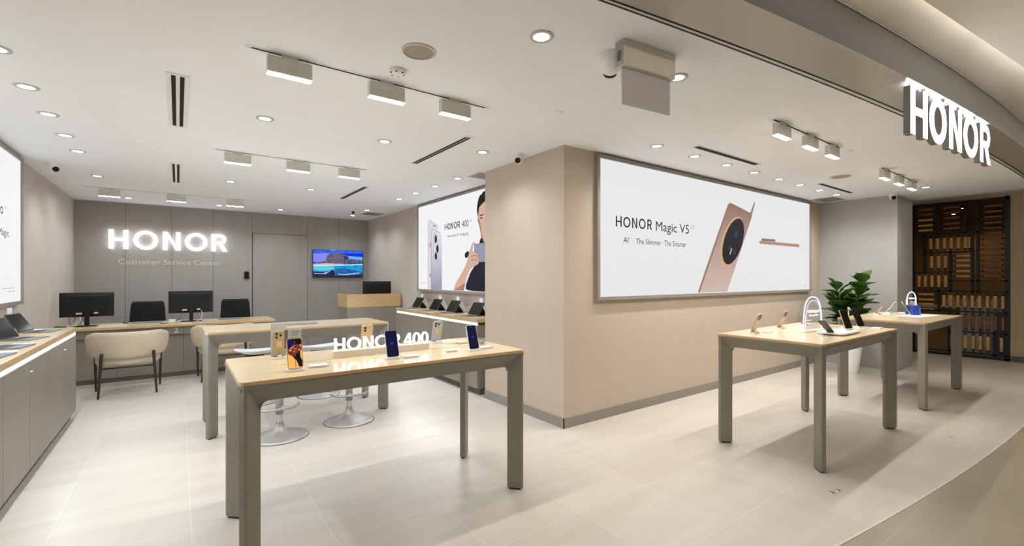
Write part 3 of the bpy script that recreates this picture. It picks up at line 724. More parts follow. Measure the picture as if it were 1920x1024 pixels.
arm = [(5.309, 1.853), (5.393, 1.885), (5.441, 1.85), (5.497, 1.76), (5.547, 1.65), (5.616, 1.547), (5.713, 1.459), (5.873, 1.326), (5.966, 1.205), (5.655, 1.205), (5.584, 1.369), (5.49, 1.497), (5.384, 1.543), (5.256, 1.576), (5.25, 1.622), (5.28, 1.704), (5.363, 1.746), (5.429, 1.757), (5.405, 1.827), (5.363, 1.848)]
py(arm, 7, PC['skin'])
flat_yz(mb, [(5.966, 1.205), (5.655, 1.205), (5.61, 1.31), (5.68, 1.30), (5.80, 1.25)], x - .0032, PC['skin2'])
for p in ([(5.46, 1.687), (5.339, 1.706), (5.265, 1.672), (5.265, 1.660), (5.345, 1.692), (5.46, 1.674)], [(5.466, 1.632), (5.339, 1.652), (5.265, 1.618), (5.265, 1.606), (5.339, 1.638), (5.466, 1.620)], [(5.43, 1.757), (5.41, 1.80), (5.418, 1.81), (5.45, 1.75)]):
    py(p, 8, PC['skin2'])
mb.build('print', t)
# left wall poster
t = thing('lightbox_poster', 'white backlit poster cut by the left edge of the photo', 'poster', (0, 0, 0))
mb = MB(); frame_mesh(mb, 'yz', 2.9, 1.128, 6.69, 2.600, .034, -1.32, -1.268, M['base']); mb.build('frame', t)
mb = MB(); mb.box(-1.318, 2.934, 1.162, -1.285, 6.656, 2.566, M['paper2'])
xl = -1.2842; VY = (0, 1, 0)
text(mb, 'Pro', (xl, 5.85, 1.972), VY, UZ, .236, .10, M['ink']); text(mb, '5G', (xl, 6.13, 2.03), VY, UZ, .075, .028, M['inkgrey'])
text(mb, 'Magic.', (xl, 5.96, 1.778), VY, UZ, .322, .066, M['ink'])
mb.box(xl - .0005, 6.05, 1.292, xl, 6.45, 1.297, M['inkgrey']); mb.box(xl - .0005, 6.22, 1.262, xl, 6.45, 1.267, M['inkgrey'])
mb.build('print', t)

# ------------------------------------------------------------------ television
t = thing('television', 'wall mounted television showing a turquoise sea and rocky island', 'television', (2.695, 9.82, 1.672))
MB().box(-.505, -.012, -.281, .505, .029, .281, M['gloss']).build('casing', t, .003)
TV = dict(sky=(40, 90, 225), sky2=(10, 50, 200), haze=(120, 130, 225), cloud=(110, 165, 235), rock=(92, 82, 106), rock2=(52, 44, 66), land=(66, 84, 100), sand=(196, 170, 165), foam=(220, 228, 245), sea=(10, 140, 200), sea2=(10, 90, 150), teal=(90, 190, 205), dark=(14, 26, 60), wave=(150, 165, 225))
TV = {k: emis('tv_' + k, v, .95) for k, v in TV.items()}
for k in ('rock', 'land', 'sea', 'sea2', 'sky', 'dark'):
    nt, N, L, b = nodes_of(TV[k]); c = tuple(b.inputs['Emission Color'].default_value)
    tc = N.new('ShaderNodeTexCoord'); nz = N.new('ShaderNodeTexNoise'); nz.inputs['Scale'].default_value = 22; nz.inputs['Detail'].default_value = 6
    rp = N.new('ShaderNodeValToRGB'); rp.color_ramp.elements[0].position = .3; rp.color_ramp.elements[1].position = .75
    rp.color_ramp.elements[0].color = (c[0] * .55, c[1] * .6, c[2] * .7, 1); rp.color_ramp.elements[1].color = (min(c[0] * 1.7 + .02, 1), min(c[1] * 1.5 + .02, 1), min(c[2] * 1.35 + .02, 1), 1)
    L.new(tc.outputs['Object'], nz.inputs['Vector']); L.new(nz.outputs['Fac'], rp.inputs['Fac']); L.new(rp.outputs['Color'], b.inputs['Emission Color'])
mb = MB()
def tv(pts, k, lay=0):  # u,v in 0..1 from the top left of the picture
    mb.poly([(-.497 + .994 * u, -.0128 - .0003 * lay, .273 - .546 * v) for u, v in pts], TV[k])
tv([(0, 0), (1, 0), (1, .56), (0, .56)], 'sky'); tv([(.55, .1), (1, .07), (1, .22), (.7, .2)], 'sky2', 1)
tv([(0, .13), (.3, .10), (.33, .35), (.2, .45), (0, .42)], 'haze', 1); tv([(.7, .19), (1, .22), (1, .33), (.72, .30)], 'cloud', 2)
tv([(0, .50), (.12, .46), (.24, .38), (.28, .14), (.40, .12), (.52, .10), (.60, .12), (.68, .22), (.71, .32), (.78, .35), (1, .36), (1, .50), (.4, .54), (0, .56)], 'rock', 3)
tv([(.60, .18), (.67, .22), (.70, .31), (.62, .34)], 'rock2', 4); tv([(.62, .34), (.78, .355), (1, .365), (1, .50), (.6, .51)], 'land', 4)
tv([(0, .52), (.25, .48), (.6, .50), (.6, .53), (0, .565)], 'sand', 5)
tv([(0, .56), (.4, .545), (1, .49), (1, .52), (.5, .565), (0, .59)], 'foam', 6)
tv([(0, .585), (.5, .56), (1, .51), (1, 1), (0, 1)], 'sea', 5); tv([(0, .6), (.38, .58), (.42, .7), (.2, .78), (0, .74)], 'teal', 6)
tv([(.42, .72), (.62, .66), (.95, .78), (1, .8), (1, 1), (.42, 1)], 'sea2', 6); tv([(0, .8), (.25, .80), (.36, .72), (.42, .78), (.42, 1), (0, 1)], 'dark', 7)
tv([(.02, .85), (.18, .86), (.30, .78), (.34, .72), (.345, .74), (.31, .81), (.24, .89), (.02, .88)], 'wave', 8)
tv([(.48, .86), (.6, .89), (.75, .86), (.94, .82), (.94, .86), (.8, .90), (.64, .93), (.5, .91)], 'wave', 8); tv([(.0, .95), (.4, .95), (.6, .94), (1, .9), (1, 1), (0, 1)], 'dark', 9)
mb.build('screen', t)

o = MB().prism(rrect(-.038, -.068, .038, .068, .012), 0, .022, M['gloss'], 'xz').build('door_reader', bevel=.002); o.location = (1.035, 9.822, 1.435)
tag(o, 'small black access reader beside the flush grey door', 'door reader')

# ------------------------------------------------------------------ cabinets along the walls
def counter(name, label, x0, x1, y0, y1, h, front, doors, knobs):
    """front: +1 faces +x, -1 faces -x; x given as front and back"""
    t = thing(name, label, 'cabinet', ((x0 + x1) / 2, (y0 + y1) / 2, 0))
    a = abs(x1 - x0) / 2; b = (y1 - y0) / 2
    f = a * front; s = front
    bx = lambda mb, xa, ya, za, xb, yb, zb, m: mb.box(min(xa, xb), ya, za, max(xa, xb), yb, zb, m)
    mb = MB(); bx(mb, f - s * .022, -b, .075, -f, b, h - .075, M['cab']); mb.build('body', t)
    mb = MB(); bx(mb, f - s * .04, -b + .01, 0.0, -f, b - .01, .074, M['cabdark']); mb.build('plinth', t)
    n = len(doors) - 1
    for i in range(n):
        mb = MB(); bx(mb, f - s * .0215, doors[i] - (y0 + y1) / 2 + .002, .08, f, doors[i + 1] - (y0 + y1) / 2 - .002, h - .078, M['cab'])
        d = mb.build('door', t)
        if knobs[i] is None: continue
        k = knobs[i] - (y0 + y1) / 2
        MB().cyl((f, k, h - .155), (f + s * .010, k, h - .155), .009, M['steel'], 14).build('lock', d)
    mb = MB(); bx(mb, f - s * .012, -b + .01, h - .072, f - s * .002, b - .01, h - .046, M['strip']); mb.build('light_strip', t)
    mb = MB(); bx(mb, f + s * .006, -b, h - .042, -f, b, h, M['wood2']); mb.build('worktop', t, .002)
    mb = MB(); bx(mb, f + s * .0055, -b + .0005, h, -f, b - .0005, h + .001, M['wood']); mb.build('top_veneer', t)
    light('AREA', t, (f + s * .006, 0, h - .062), 7.0 * b, (.93, .96, 1), (0, R(80) * -s, 0), shape='RECTANGLE', size=.008, size_y=2 * b - .1)
    return t
counter('wall_cabinet', 'long taupe wall cabinet with oak top and lit edge along the left wall', -.82, -1.318, 2.2, 6.23, .900, 1, [2.2, 2.72, 3.30, 3.88, 4.472, 5.05, 5.63, 6.23], [None, None, 3.33, None, 4.50, None, 5.66])
counter('wall_cabinet', 'taupe wall cabinet with oak top and lit edge under the portrait poster', 2.852, 3.262, 4.60, 7.08, .900, -1, [4.60, 5.227, 5.84, 6.46, 7.08], [5.185, None, 6.42, None])

# service desk
t = thing('service_desk', 'long grey service desk with oak top facing the entrance', 'desk', (0, 0, 0))
MB().box(-1.318, 7.93, .708, 1.225, 8.66, .74, M['wood2']).build('worktop', t, .002)
MB().box(-1.317, 7.932, .740, 1.224, 8.659, .741, M['wood']).build('top_veneer', t)
mb = MB(); mb.box(-1.318, 7.98, .60, 1.20, 8.0, .707, M['cab']); ap = mb.build('apron', t)
mb = MB(); text(mb, '2', (-.045, 7.979, .618), UX, UZ, .048, .07, M['decal']); mb.build('counter_number', ap)
mb = MB(); mb.box(-1.318, 8.03, .06, 1.20, 8.05, .60, M['cab']); mb.box(1.16, 8.05, .0, 1.2, 8.62, .707, M['cab']); mb.build('modesty_panel', t)
mb = MB(); mb.box(-1.318, 8.035, 0, 1.2, 8.06, .06, M['cabdark']); mb.build('plinth', t)
mb = MB()
for x in (-.655, .062, .60): mb.box(x - .0025, 8.0285, .06, x + .0025, 8.0302, .60, M['cabdark'])
mb.box(.0595, 7.9785, .60, .0645, 7.981, .707, M['cabdark'])
mb.build('panel_joint', t)

# reception stand with oak upper band
t = thing('reception_stand', 'tall reception stand with oak upper band and grey base', 'reception desk', (2.335, 7.98, 0))
MB().box(.006, .006, 0, .96, .56, .872, M['cab']).build('base', t)
mb = MB(); mb.box(0, 0, .873, .965, .02, 1.10, M['wood2']); mb.box(0, .02, .873, .02, .57, 1.10, M['wood2']); mb.box(.945, .02, .873, .965, .57, 1.10, M['wood2']); mb.build('upper_band', t, .002)
MB().box(.0205, .0205, .96, .9445, .56, .985, M['wood2']).build('inner_shelf', t)

# ------------------------------------------------------------------ display tables
def display_table(label, x0, x1, y0, y1, h=.92):
    t = thing('display_table', label, 'table', ((x0 + x1) / 2, (y0 + y1) / 2, 0), 0, 'oak display tables')
    a = (x1 - x0) / 2; b = (y1 - y0) / 2
    o = MB().prism(rrect(-a, -b, a, b, .03, 6), h - .017, h - .0005, M['wood2']).build('tabletop', t, .003)
    MB().prism(rrect(-a + .003, -b + .003, a - .003, b - .003, .028, 6), h - .0004, h, M['wood']).build('top_veneer', o)
    # apron: thin vertical lip that folds inwards as it goes down
    mb = MB(); z1 = h - .0175; z0 = h - .108; e = .003; lip = .012; ins = .052
    A = a - e; B = b - e
    for s in (-1, 1):
        mb.prism([(s * B, z1), (s * B, z1 - lip), (s * (B - ins), z0), (s * (B - ins - .012), z0), (s * (B - ins - .012), z1)], -A + .127, A - .127, M['frame'], 'yz')
        mb.prism([(s * A, z1), (s * A, z1 - lip), (s * (A - ins), z0), (s * (A - ins - .012), z0), (s * (A - ins - .012), z1)], -B + .127, B - .127, M['frame'], 'xz')
    mb.build('apron', t)
    mb = MB(); mb.box(-a + .068, -b + .07, z1 - .03, a - .068, b - .07, z1 - .001, M['cabdark']); mb.build('underside', t)
    for sx in (-1, 1):
        for sy in (-1, 1):
            c = Vector((sx * A, sy * B)); d = Vector((-sx, -sy)).normalized(); p = Vector((d.y, -d.x))
            def Q(u, v): q = c + d * u + p * v; return (q.x, q.y)
            w2 = .021
            sec = [Q(.010, -.012), Q(.010, .012), Q(.022, w2), Q(.108, w2), Q(.114, w2 - .006), Q(.114, -w2 + .006), Q(.108, -w2), Q(.022, -w2)]
            if sx * sy < 0: sec = sec[::-1]
            mb = MB(); mb.prism(sec, .012, z1 - .001, M['frame'])
            # the blade widens at the top to meet the two aprons
            top = [Q(.004, -.03), Q(.004, .03), (c.x - sx * .10, c.y - sy * .003), (c.x - sx * .118, c.y - sy * .056), Q(.125, 0), (c.x - sx * .056, c.y - sy * .118), (c.x - sx * .003, c.y - sy * .10)]
            n = 8
            secs = []
            for i in range(n + 1):
                q = i / n; k = 1 - math.sqrt(max(0.0, 1 - q * q)) if q < 1 else 1
                secs.append((z0 - .035 + .037 * q, k))
            # curved brackets either side (fillets in the plane of each apron)
            r = .034
            for ax in (0, 1):
                fil = [(0, 0)] + [(r - r * math.sin(R(90 * i / 8)), -r + r * math.cos(R(90 * i / 8))) for i in range(9)][::-1]
                fil = [(0, .03), (0, -r)] + [(r - r * math.cos(R(90 * i / 8)), -r + r * math.sin(R(90 * i / 8))) for i in range(9)] + [(r, .03)]
                st = .092
                if ax == 0:
                    pl = [(c.x - sx * (st + u), z0 + v) for u, v in fil] + [(c.x - sx * (st + r), z0 + .03)]
                    mb.prism(pl, c.y - sy * .052, c.y - sy * .082, M['frame'], 'xz')
                else:
                    pl = [(c.y - sy * (st + u), z0 + v) for u, v in fil] + [(c.y - sy * (st + r), z0 + .03)]
                    mb.prism(pl, c.x - sx * .052, c.x - sx * .082, M['frame'], 'yz')
            # folded corner: apron faces roll round into the leg
            zt = z1 - .004
            rim = [Q(.006, -.020), Q(.006, .020), (c.x - sx * .03, c.y - sy * .002) , (c.x - sx * .11, c.y - sy * .002)]
            P3 = lambda q, z: (q[0], q[1], z)
            e0 = (c.x - sx * .150, c.y - sy * .0); e1 = (c.x - sx * .0, c.y - sy * .150)
            k0 = Q(.108, w2) if (Vector(Q(.108, w2)) - Vector(e0)).length < (Vector(Q(.108, -w2)) - Vector(e0)).length else Q(.108, -w2)
            k1 = Q(.108, -w2) if k0 == Q(.108, w2) else Q(.108, w2)
            o0 = Q(.02, w2) if k0 == Q(.108, w2) else Q(.02, -w2)
            o1 = Q(.02, -w2) if k0 == Q(.108, w2) else Q(.02, w2)
            mb.prism([Q(.006, -.016), Q(.006, .016), e0 if (Vector(Q(.006, .016)) - Vector(e0)).length < (Vector(Q(.006, -.016)) - Vector(e0)).length else e1, Q(.15, 0), e1 if (Vector(Q(.006, .016)) - Vector(e0)).length < (Vector(Q(.006, -.016)) - Vector(e0)).length else e0], z1 - lip, z1, M['frame'])
            for (en, kk, oo, sw) in ((e0, k0, o0, 0), (e1, k1, o1, 1)):
                if sw == 0: low = (c.x - sx * .128, c.y - sy * ins)
                else: low = (c.x - sx * ins, c.y - sy * .128)
                tip = Q(.008, 0)
                vs = [P3(tip, z1 - lip), P3(en, z1 - lip)]
                for i in range(7):
                    q = R(15 * i); hs = math.sin(q); vs.append((low[0] + (kk[0] - low[0]) * hs, low[1] + (kk[1] - low[1]) * hs, z0 - .042 * (1 - math.cos(q))))
                vs.append(P3(oo, z0 - .042))
                mb.add(vs, [(0, i, i + 1) for i in range(1, 9)], M['frame'])
            lg = mb.build('leg', t)
            MB().prism([Q(.03, -.014), Q(.03, .014), Q(.10, .014), Q(.10, -.014)], 0.0, .0118, M['black']).build('foot', lg)
    return t
TA = display_table('nearest oak display table in the middle carrying the small lit letter sign', .222, 1.852, 2.39, 3.155)
TB = display_table('oak table behind the nearest one with pedestal stools around it', .190, 1.812, 4.70, 5.37)
TC = display_table('oak display table in front of the wide poster holding gold phones and a glowing arch', 3.70, 5.365, 1.312, 2.115, .921)
TD = display_table('farthest oak display table holding the blue gift box', 6.30, 7.895, 1.297, 2.11)

# ------------------------------------------------------------------ stools
def make_stool(label, loc, rz):
    t = thing('pedestal_stool', label, 'stool', loc, rz, 'pedestal stools')
    MB().lathe([(.235, 0), (.235, .006), (.2, .018), (.12, .036), (.06, .062), (.036, .10), (.03, .13)], M['chrome'], n=48).build('base', t)
    MB().lathe([(.228, .0), (.237, .0), (.237, .004), (.228, .004)], M['black'], n=48).build('base_edge', t)
    MB().lathe([(.024, .131), (.024, .30)], M['steel'], n=24).build('gas_lift', t)
    MB().lathe([(.025, .200), (.032, .2), (.032, .49), (.025, .495)], M['chrome'], n=24).build('sleeve', t)
    pts = []
    for i in range(17):
        a = R(-165 + 150 * i / 16); pts.append((.17 * math.cos(a), .10 + .19 * math.sin(a) - .04, .27 - .012 * abs(i - 8) / 8))
    fr = MB().tube(pts, .0115, M['chrome'], 10); fr.tube([(0, -.03, .272), (0, -.12, .27)], .012, M['chrome'], 10); fr.build('footrest', t)
    # saddle seat: wider than deep, front lip turned down
    mb = MB(); n, k = 36, 9; v = []; f = []
    def sp(r, a, top):
        x = .225 * r * math.cos(a); y = .195 * r * math.sin(a)
        z = .575 + .018 * r * r + .012 * (abs(math.cos(a)) * r) ** 2 - .026 * max(0, -math.sin(a)) * r ** 3
        if not top: z -= .012 + .030 * (1 - r ** 3)
        return (x, y, z)
    for top in (True, False):
        for i in range(k + 1):
            for j in range(n): v.append(sp(max(i / k, .02), 2 * math.pi * j / n, top))
    o = (k + 1) * n
    for i in range(k):
        for j in range(n):
            q = (j + 1) % n
            f.append((i * n + j, (i + 1) * n + j, (i + 1) * n + q, i * n + q)); f.append((o + i * n + j, o + i * n + q, o + (i + 1) * n + q, o + (i + 1) * n + j))
    for j in range(n):
        q = (j + 1) % n; f.append((k * n + j, o + k * n + j, o + k * n + q, k * n + q))
    f.append([j for j in range(n)]); f.append([o + j for j in range(n)][::-1])
    mb.add(v, f, M['seat'], True); mb.build('seat', t)
    mb = MB(); mb.box(-.07, -.06, .497, .07, .06, .525, M['black']); mb.tube([(.05, 0, .51), (.14, .03, .508), (.18, .05, .50)], .006, M['black'], 8); mb.build('mechanism', t)
    return t
s0 = make_stool('pedestal stool in front of the second table, left one beside the table leg', (.72, 4.45, 0), R(10))
dup(s0, (1.35, 4.55, 0), 'pedestal stool in front of the second table, right one seen under the nearest table', R(-12))
dup(s0, (.72, 5.85, 0), 'pedestal stool behind the second table, left one beside the cream armchair', R(170))
dup(s0, (1.35, 5.76, 0), 'pedestal stool behind the second table, right one with seat seen left of lit letters', R(188))

# ------------------------------------------------------------------ visitor armchairs (facing the desk)
def make_armchair(label, loc, rz):
    t = thing('armchair', label, 'chair', loc, rz, 'cream visitor armchairs')
    # shell: back at -y, arms sweep forward
    mb = MB(); n = 40; prof = 11; v = []; f = []
    for i in range(n + 1):
        a = R(-205 + 230 * i / n); q = abs(i / n - .5) * 2
        top = .755 - .17 * max(0, (q - .45) / .55) ** 1.5; bot = .425 + .04 * q
        rx, ry = .335, .285
        ring = []
        for k in range(prof):
            b = 2 * math.pi * k / prof
            hh = (top - bot) / 2; mid = (top + bot) / 2
            th = .032
            sgn = lambda u, e: math.copysign(abs(u) ** e, u)
            dr = th * sgn(math.cos(b), .8); dz = hh * sgn(math.sin(b), .55)
            lean = .05 * (mid + dz - .43) / .32
            ring.append(((rx + dr + lean) * math.cos(a), (ry + dr + lean) * math.sin(a) - .0, mid + dz))
        v += ring
    for i in range(n):
        for k in range(prof):
            j = (k + 1) % prof
            f.append((i * prof + k, (i + 1) * prof + k, (i + 1) * prof + j, i * prof + j))
    f.append([k for k in range(prof)]); f.append([n * prof + k for k in range(prof)][::-1])
    mb.add(v, f, M['chair'], True); mb.build('backrest', t)
    pr = [(.0001, .32), (.20, .325), (.27, .345), (.292, .38), (.292, .43), (.27, .458), (.0001, .47)]
    mb = MB(); mb.lathe(pr, M['chair'], n=40, sx=1.06, sy=.95); mb.build('seat', t)
    for sx, sy, xb, yb in ((-1, -1, -.265, -.31), (1, -1, .265, -.31), (-1, 1, -.31, .20), (1, 1, .31, .20)):
        xt = sx * (.235 if sy < 0 else .318); yt = (-.318 if sy < 0 else .17); zt = .505
        mb = MB(); mb.cyl((xb, yb, 0.0), (xt, yt, zt), .011, M['darkleg'], 14, .0175); mb.ball((xt, yt, zt), .0175, M['darkleg'], 12, 6); mb.build('leg', t)
    for sy in (-.27, .17): MB().tube([(-.24, sy, .335), (.24, sy, .335)], .010, M['darkleg'], 8).build('cross_bar', t)
    return t
c0 = make_armchair('cream leather armchair with dark legs at the left end of the service desk', (-.49, 7.33, 0), R(3))
dup(c0, (.53, 7.62, 0), 'cream leather armchair glimpsed behind the stools of the second table', R(-2))

# ------------------------------------------------------------------ staff task chairs
def make_task(label, loc, rz):
    t = thing('task_chair', label, 'chair', loc, rz, 'black staff chairs')
    mb = MB(); n = 12; v = []; f = []
    for i in range(n + 1):
        q = i / n; z = .52 + .50 * q; hw = .235 - .03 * q - (.02 * max(0, q - .9) / .1)
        yb = .02 + .07 * q
        for j in range(9):
            u = -1 + 2 * j / 8; v.append((hw * u, yb - .035 * (1 - u * u), z))
    m1 = len(v)
    v += [(x, y + .022, z) for x, y, z in v]
    for i in range(n):
        for j in range(8):
            a = i * 9 + j; f += [(a, a + 1, a + 10, a + 9), (m1 + a, m1 + a + 9, m1 + a + 10, m1 + a + 1)]
    for i in range(n):
        for e in (0, 8):
            a = i * 9 + e; f.append((a, a + 9, m1 + a + 9, m1 + a) if e == 0 else (a, m1 + a, m1 + a + 9, a + 9))
    for j in range(8): f.append((j, m1 + j, m1 + j + 1, j + 1)); a = n * 9 + j; f.append((a, a + 1, m1 + a + 1, m1 + a))
    mb.add(v, f, M['mesh'], True); mb.build('backrest', t)
    MB().tube([(0, .14, .98), (0, .10, .62), (0, .02, .43), (0, -.1, .41)], .02, M['black'], 8).build('back_support', t)
    MB().prism(rrect(-.24, -.42, .24, .03, .07), .43, .495, M['mesh'], smooth=True).build('seat', t, .015)
    MB().lathe([(.028, .1), (.028, .43)], M['black'], (0, -.18, 0), 16).build('column', t)
    for k in range(5):
        a = k * 2 * math.pi / 5; ex, ey = .28 * math.cos(a), -.18 + .28 * math.sin(a)
        lg = MB().tube([(0, -.18, .115), (ex, ey, .072)], .017, M['black'], 8).build('leg', t)
        MB().cyl((ex - .012, ey, .03), (ex + .012, ey, .03), .03, M['black'], 16).build('caster', lg)
    return t
k0 = make_task('black mesh staff chair behind the desk between the two monitors', (-.38, 9.06, 0), 0)
dup(k0, (.80, 9.14, 0), 'black mesh staff chair behind the desk right of the second monitor', R(-2))

# ------------------------------------------------------------------ monitors
def make_monitor(label, loc, rz, tilt=0.0, wd=.545, ht=.325, rise=.125):
    t = thing('monitor', label, 'monitor', loc, rz, 'black desk monitors')
    MB().lathe([(.12, 0), (.12, .008), (.05, .014), (.0001, .014)], M['black'], n=32, sx=1.1, sy=.8).build('base', t)
    mb = MB(); mb.box(-.024, -.018, .0145, .024, .018, rise + .10, M['black']); mb.build('neck', t, .004)
    h = wd / 2
    mb = MB()
    mb.box(-h, .030, rise, h, .046, rise + ht, M['black'])
    mb.add([(-h, .030, rise), (h, .030, rise), (h, .030, rise + ht), (-h, .030, rise + ht), (-h * .82, .014, rise + .03), (h * .82, .014, rise + .03), (h * .82, .014, rise + ht * .84), (-h * .82, .014, rise + ht * .84)],
           [(4, 5, 6, 7), (0, 1, 5, 4), (1, 2, 6, 5), (2, 3, 7, 6), (3, 0, 4, 7)], M['black'])
    p = mb.build('panel', t, .003)
    MB().box(-h + .008, .0462, rise + .012, h - .008, .047, rise + ht - .008, M['gloss']).build('screen', p)
    mb = MB(); mb.box(-.11, .010, rise + .035, -.05, .0138, rise + .055, M['offw']); mb.box(.07, .010, rise + .04, .11, .0138, rise + .06, M['offw']); mb.build('connector', p)
    return t
m0 = make_monitor('black monitor seen from behind at the left end of the service desk', (-.985, 8.30, .741), R(0))
dup(m0, (.16, 8.34, .741), 'black monitor seen from behind in the middle of the service desk', R(2))
mr = make_monitor('black monitor rising behind the oak reception stand', (3.02 - .2, 8.30, .986), R(0), rise=.02, wd=.53, ht=.315)
mr.location = (2.98 - .0, 8.29, .986)

# desk clutter
def small(name, label, cat, mb, loc, rz=0.0, group=None, bevel=0.0):
    o = mb.build(name, None, bevel); o.location = loc; o.rotation_euler = (0, 0, rz); tag(o, label, cat, group); return o
DZ = .7412
small('keyboard', 'slim grey keyboard lying on the desk before the middle staff chair', 'keyboard', MB().box(-.16, -.055, 0, .16, .055, .016, M['keygrey']), (-.355, 8.43, DZ), 0, 'desk keyboards', .003)
small('keyboard', 'slim grey keyboard lying on the desk before the right staff chair', 'keyboard', MB().box(-.16, -.055, 0, .16, .055, .016, M['keygrey']), (.66, 8.42, DZ), 0, 'desk keyboards', .003)
small('keyboard', 'pale narrow keyboard beside the base of the left monitor', 'keyboard', MB().box(-.15, -.02, 0, .15, .02, .012, M['offw']), (-.72, 8.18, DZ), 0, None, .002)
small('computer_mouse', 'dark computer mouse near the left staff chair', 'mouse', MB().ball((0, 0, 0), .05, M['tabdark'], 20, 8, (.7, 1, .6), (0, 90)), (-.60, 8.50, DZ))
small('white_charger', 'white charger unit beside the middle monitor base', 'charger', MB().prism(rrect(-.045, -.03, .045, .03, .02), 0, .045, M['white']), (-.07, 8.22, DZ), R(10), None, .008)
small('price_stand', 'small white angled card stand behind the left monitor', 'card stand', MB().prism([(-.05, 0), (.05, 0), (.012, .125), (-.012, .125)], -.03, .03, M['white'], 'xz'), (-1.08, 8.42, DZ))
small('sticker', 'small red sticker on the desk edge above the number', 'sticker', MB().box(-.075, -.006, 0, .075, .006, .0006, M['redtext']), (-.06, 7.952, DZ))
small('card', 'small white card at the desk edge below the middle monitor', 'card', MB().box(-.055, -.03, 0, .055, .03, .0008, M['card']), (.10, 8.0, DZ))
def coil(label, pts, m, r=.0035, name='cable', group=None):
    return tag(MB().tube(pts, r, m, 6).build(name), label, 'cable', group)
pts = [(-1.235 + .055 * math.cos(i * .55) + .001 * i, 8.10 + .045 * math.sin(i * .55) + .001 * i, .7455 + .0008 * i) for i in range(30)]
coil('black coiled cable beside the left monitor', pts, M['black'])
coil('black cable drooping from the left monitor', [(-1.13, 8.30, .90), (-1.16, 8.27, .84), (-1.14, 8.24, .76), (-1.08, 8.22, .747), (-1.03, 8.26, .80), (-1.03, 8.30, .90)], M['black'])
coil('black cable hanging from the middle monitor', [(.06, 8.345, .90), (.03, 8.30, .82), (.0, 8.24, .775), (-.05, 8.15, .746), (-.20, 8.12, .746)], M['black'])
coil('pale cable hanging at the right of the middle monitor', [(.28, 8.345, .90), (.30, 8.30, .84), (.27, 8.26, .76), (.22, 8.25, .7455)], M['cable'])

# ------------------------------------------------------------------ phones
def make_phone(name, label, loc, rz, lean, back, screen=None, wd=.0735, ht=.157, group=None, cams=3, tagm=None, th=.008):
    t = thing(name, label, 'phone', loc, rz, group, rx=-lean)
    h = wd / 2
    MB().prism(rrect(-h, 0, h, ht, .011), 0, th, back, 'xz', True).build('body', t, .0015)
    s = MB(); s.prism(rrect(-h + .002, .002, h - .002, ht - .002, .010), -.0006, -.0001, M['gloss'], 'xz')
    if screen == 'ai':
        s.prism(rrect(-h + .004, .004, h - .004, ht - .004, .009), -.0009, -.0007, M['navy'], 'xz')
        text(s, 'AI', (-.011, -.0011, ht * .5 - .006), UX, UZ, .016, .013, M['aiblue']); text(s, '+', (.006, -.0011, ht * .5 + .001), UX, UZ, .006, .006, M['aiblue'])
    elif screen == 'flower':
        fl = dict(bg=emis('scr_orange', (226, 168, 88)), nv=emis('scr_navy', (14, 14, 74)), dk=emis('scr_black', (14, 10, 12)), rd=emis('scr_red', (112, 40, 28)), pk=emis('scr_pink', (222, 150, 128)), br=emis('scr_brown', (120, 72, 40)))
        s.prism(rrect(-h + .003, .003, h - .003, ht - .003, .009), -.0009, -.0007, fl['bg'], 'xz')
        def q(pts, m, k): s.poly([(-h + wd * a, -.0010 - .00012 * k, ht * b) for a, b in pts], m)
        q([(.05, .93), (.12, .975), (.88, .975), (.95, .93), (.95, .70), (.5, .78), (.05, .62)], fl['nv'], 1)
        q([(.5, .975), (.88, .975), (.95, .93), (.95, .72), (.5, .80)], fl['dk'], 2)
        q([(.05, .62), (.4, .72), (.6, .8), (.95, .78), (.92, .6), (.7, .5), (.45, .40), (.2, .44), (.05, .5)], fl['rd'], 3)
        q([(.28, .46), (.5, .40), (.7, .58), (.82, .56), (.84, .36), (.94, .26), (.94, .06), (.72, .05), (.58, .26), (.42, .34)], fl['dk'], 4)
        q([(.49, .05), (.53, .05), (.53, .9), (.49, .9)], fl['br'], 3)
        rr = random.Random(3)
        for i in range(26):
            a = .12 + .8 * rr.random(); b = .48 + .30 * rr.random() * (a * .6 + .5); e = .025 + .035 * rr.random()
            q([(a + e * math.cos(u), b + e * .5 * math.sin(u)) for u in (0, 1.05, 2.1, 3.14, 4.2, 5.25)], fl['pk'] if i % 2 else fl['rd'], 5 + (i % 3))
    else:
        s.prism(rrect(-h + .004, .004, h - .004, ht - .004, .009), -.0009, -.0007, M['gloss'], 'xz')
    s.build('screen', t)
    cm = MB()
    spots = {3: ((.018, ht - .016), (.018, ht - .036), (-.004, ht - .025)), 2: ((.016, ht - .018), (.016, ht - .036)), 1: ((.0, ht - .035),)}[cams]
    cr = .0072 if cams > 1 else .024
    for cx, cz in spots:
        cm.lathe([(0.0001, 0)], M['gloss']) if False else None
        cm.cyl((cx, th, cz), (cx, th + .003, cz), cr + .0012, M['steel'], 18); cm.cyl((cx, th + .003, cz), (cx, th + .0042, cz), cr, M['gloss'], 18)
    cm.build('camera_bump', t)
    if tagm: MB().box(-.014, th + .0002, ht * .36, .014, th + .0012, ht * .62, tagm).build('price_label', t)
    return t
def make_stand(label, loc, rz, group, wd=.086, dp=.052):
    t = thing('phone_stand', label, 'phone stand', loc, rz, group)
    MB().prism(rrect(-wd / 2, -dp / 2, wd / 2, dp / 2, .006), 0, .012, M['white']).build('base', t, .0015)
    MB().box(-.012, .0175, .0121, .012, .0235, .026, M['white']).build('prop', t, .002)
    return t
Z9 = .9203
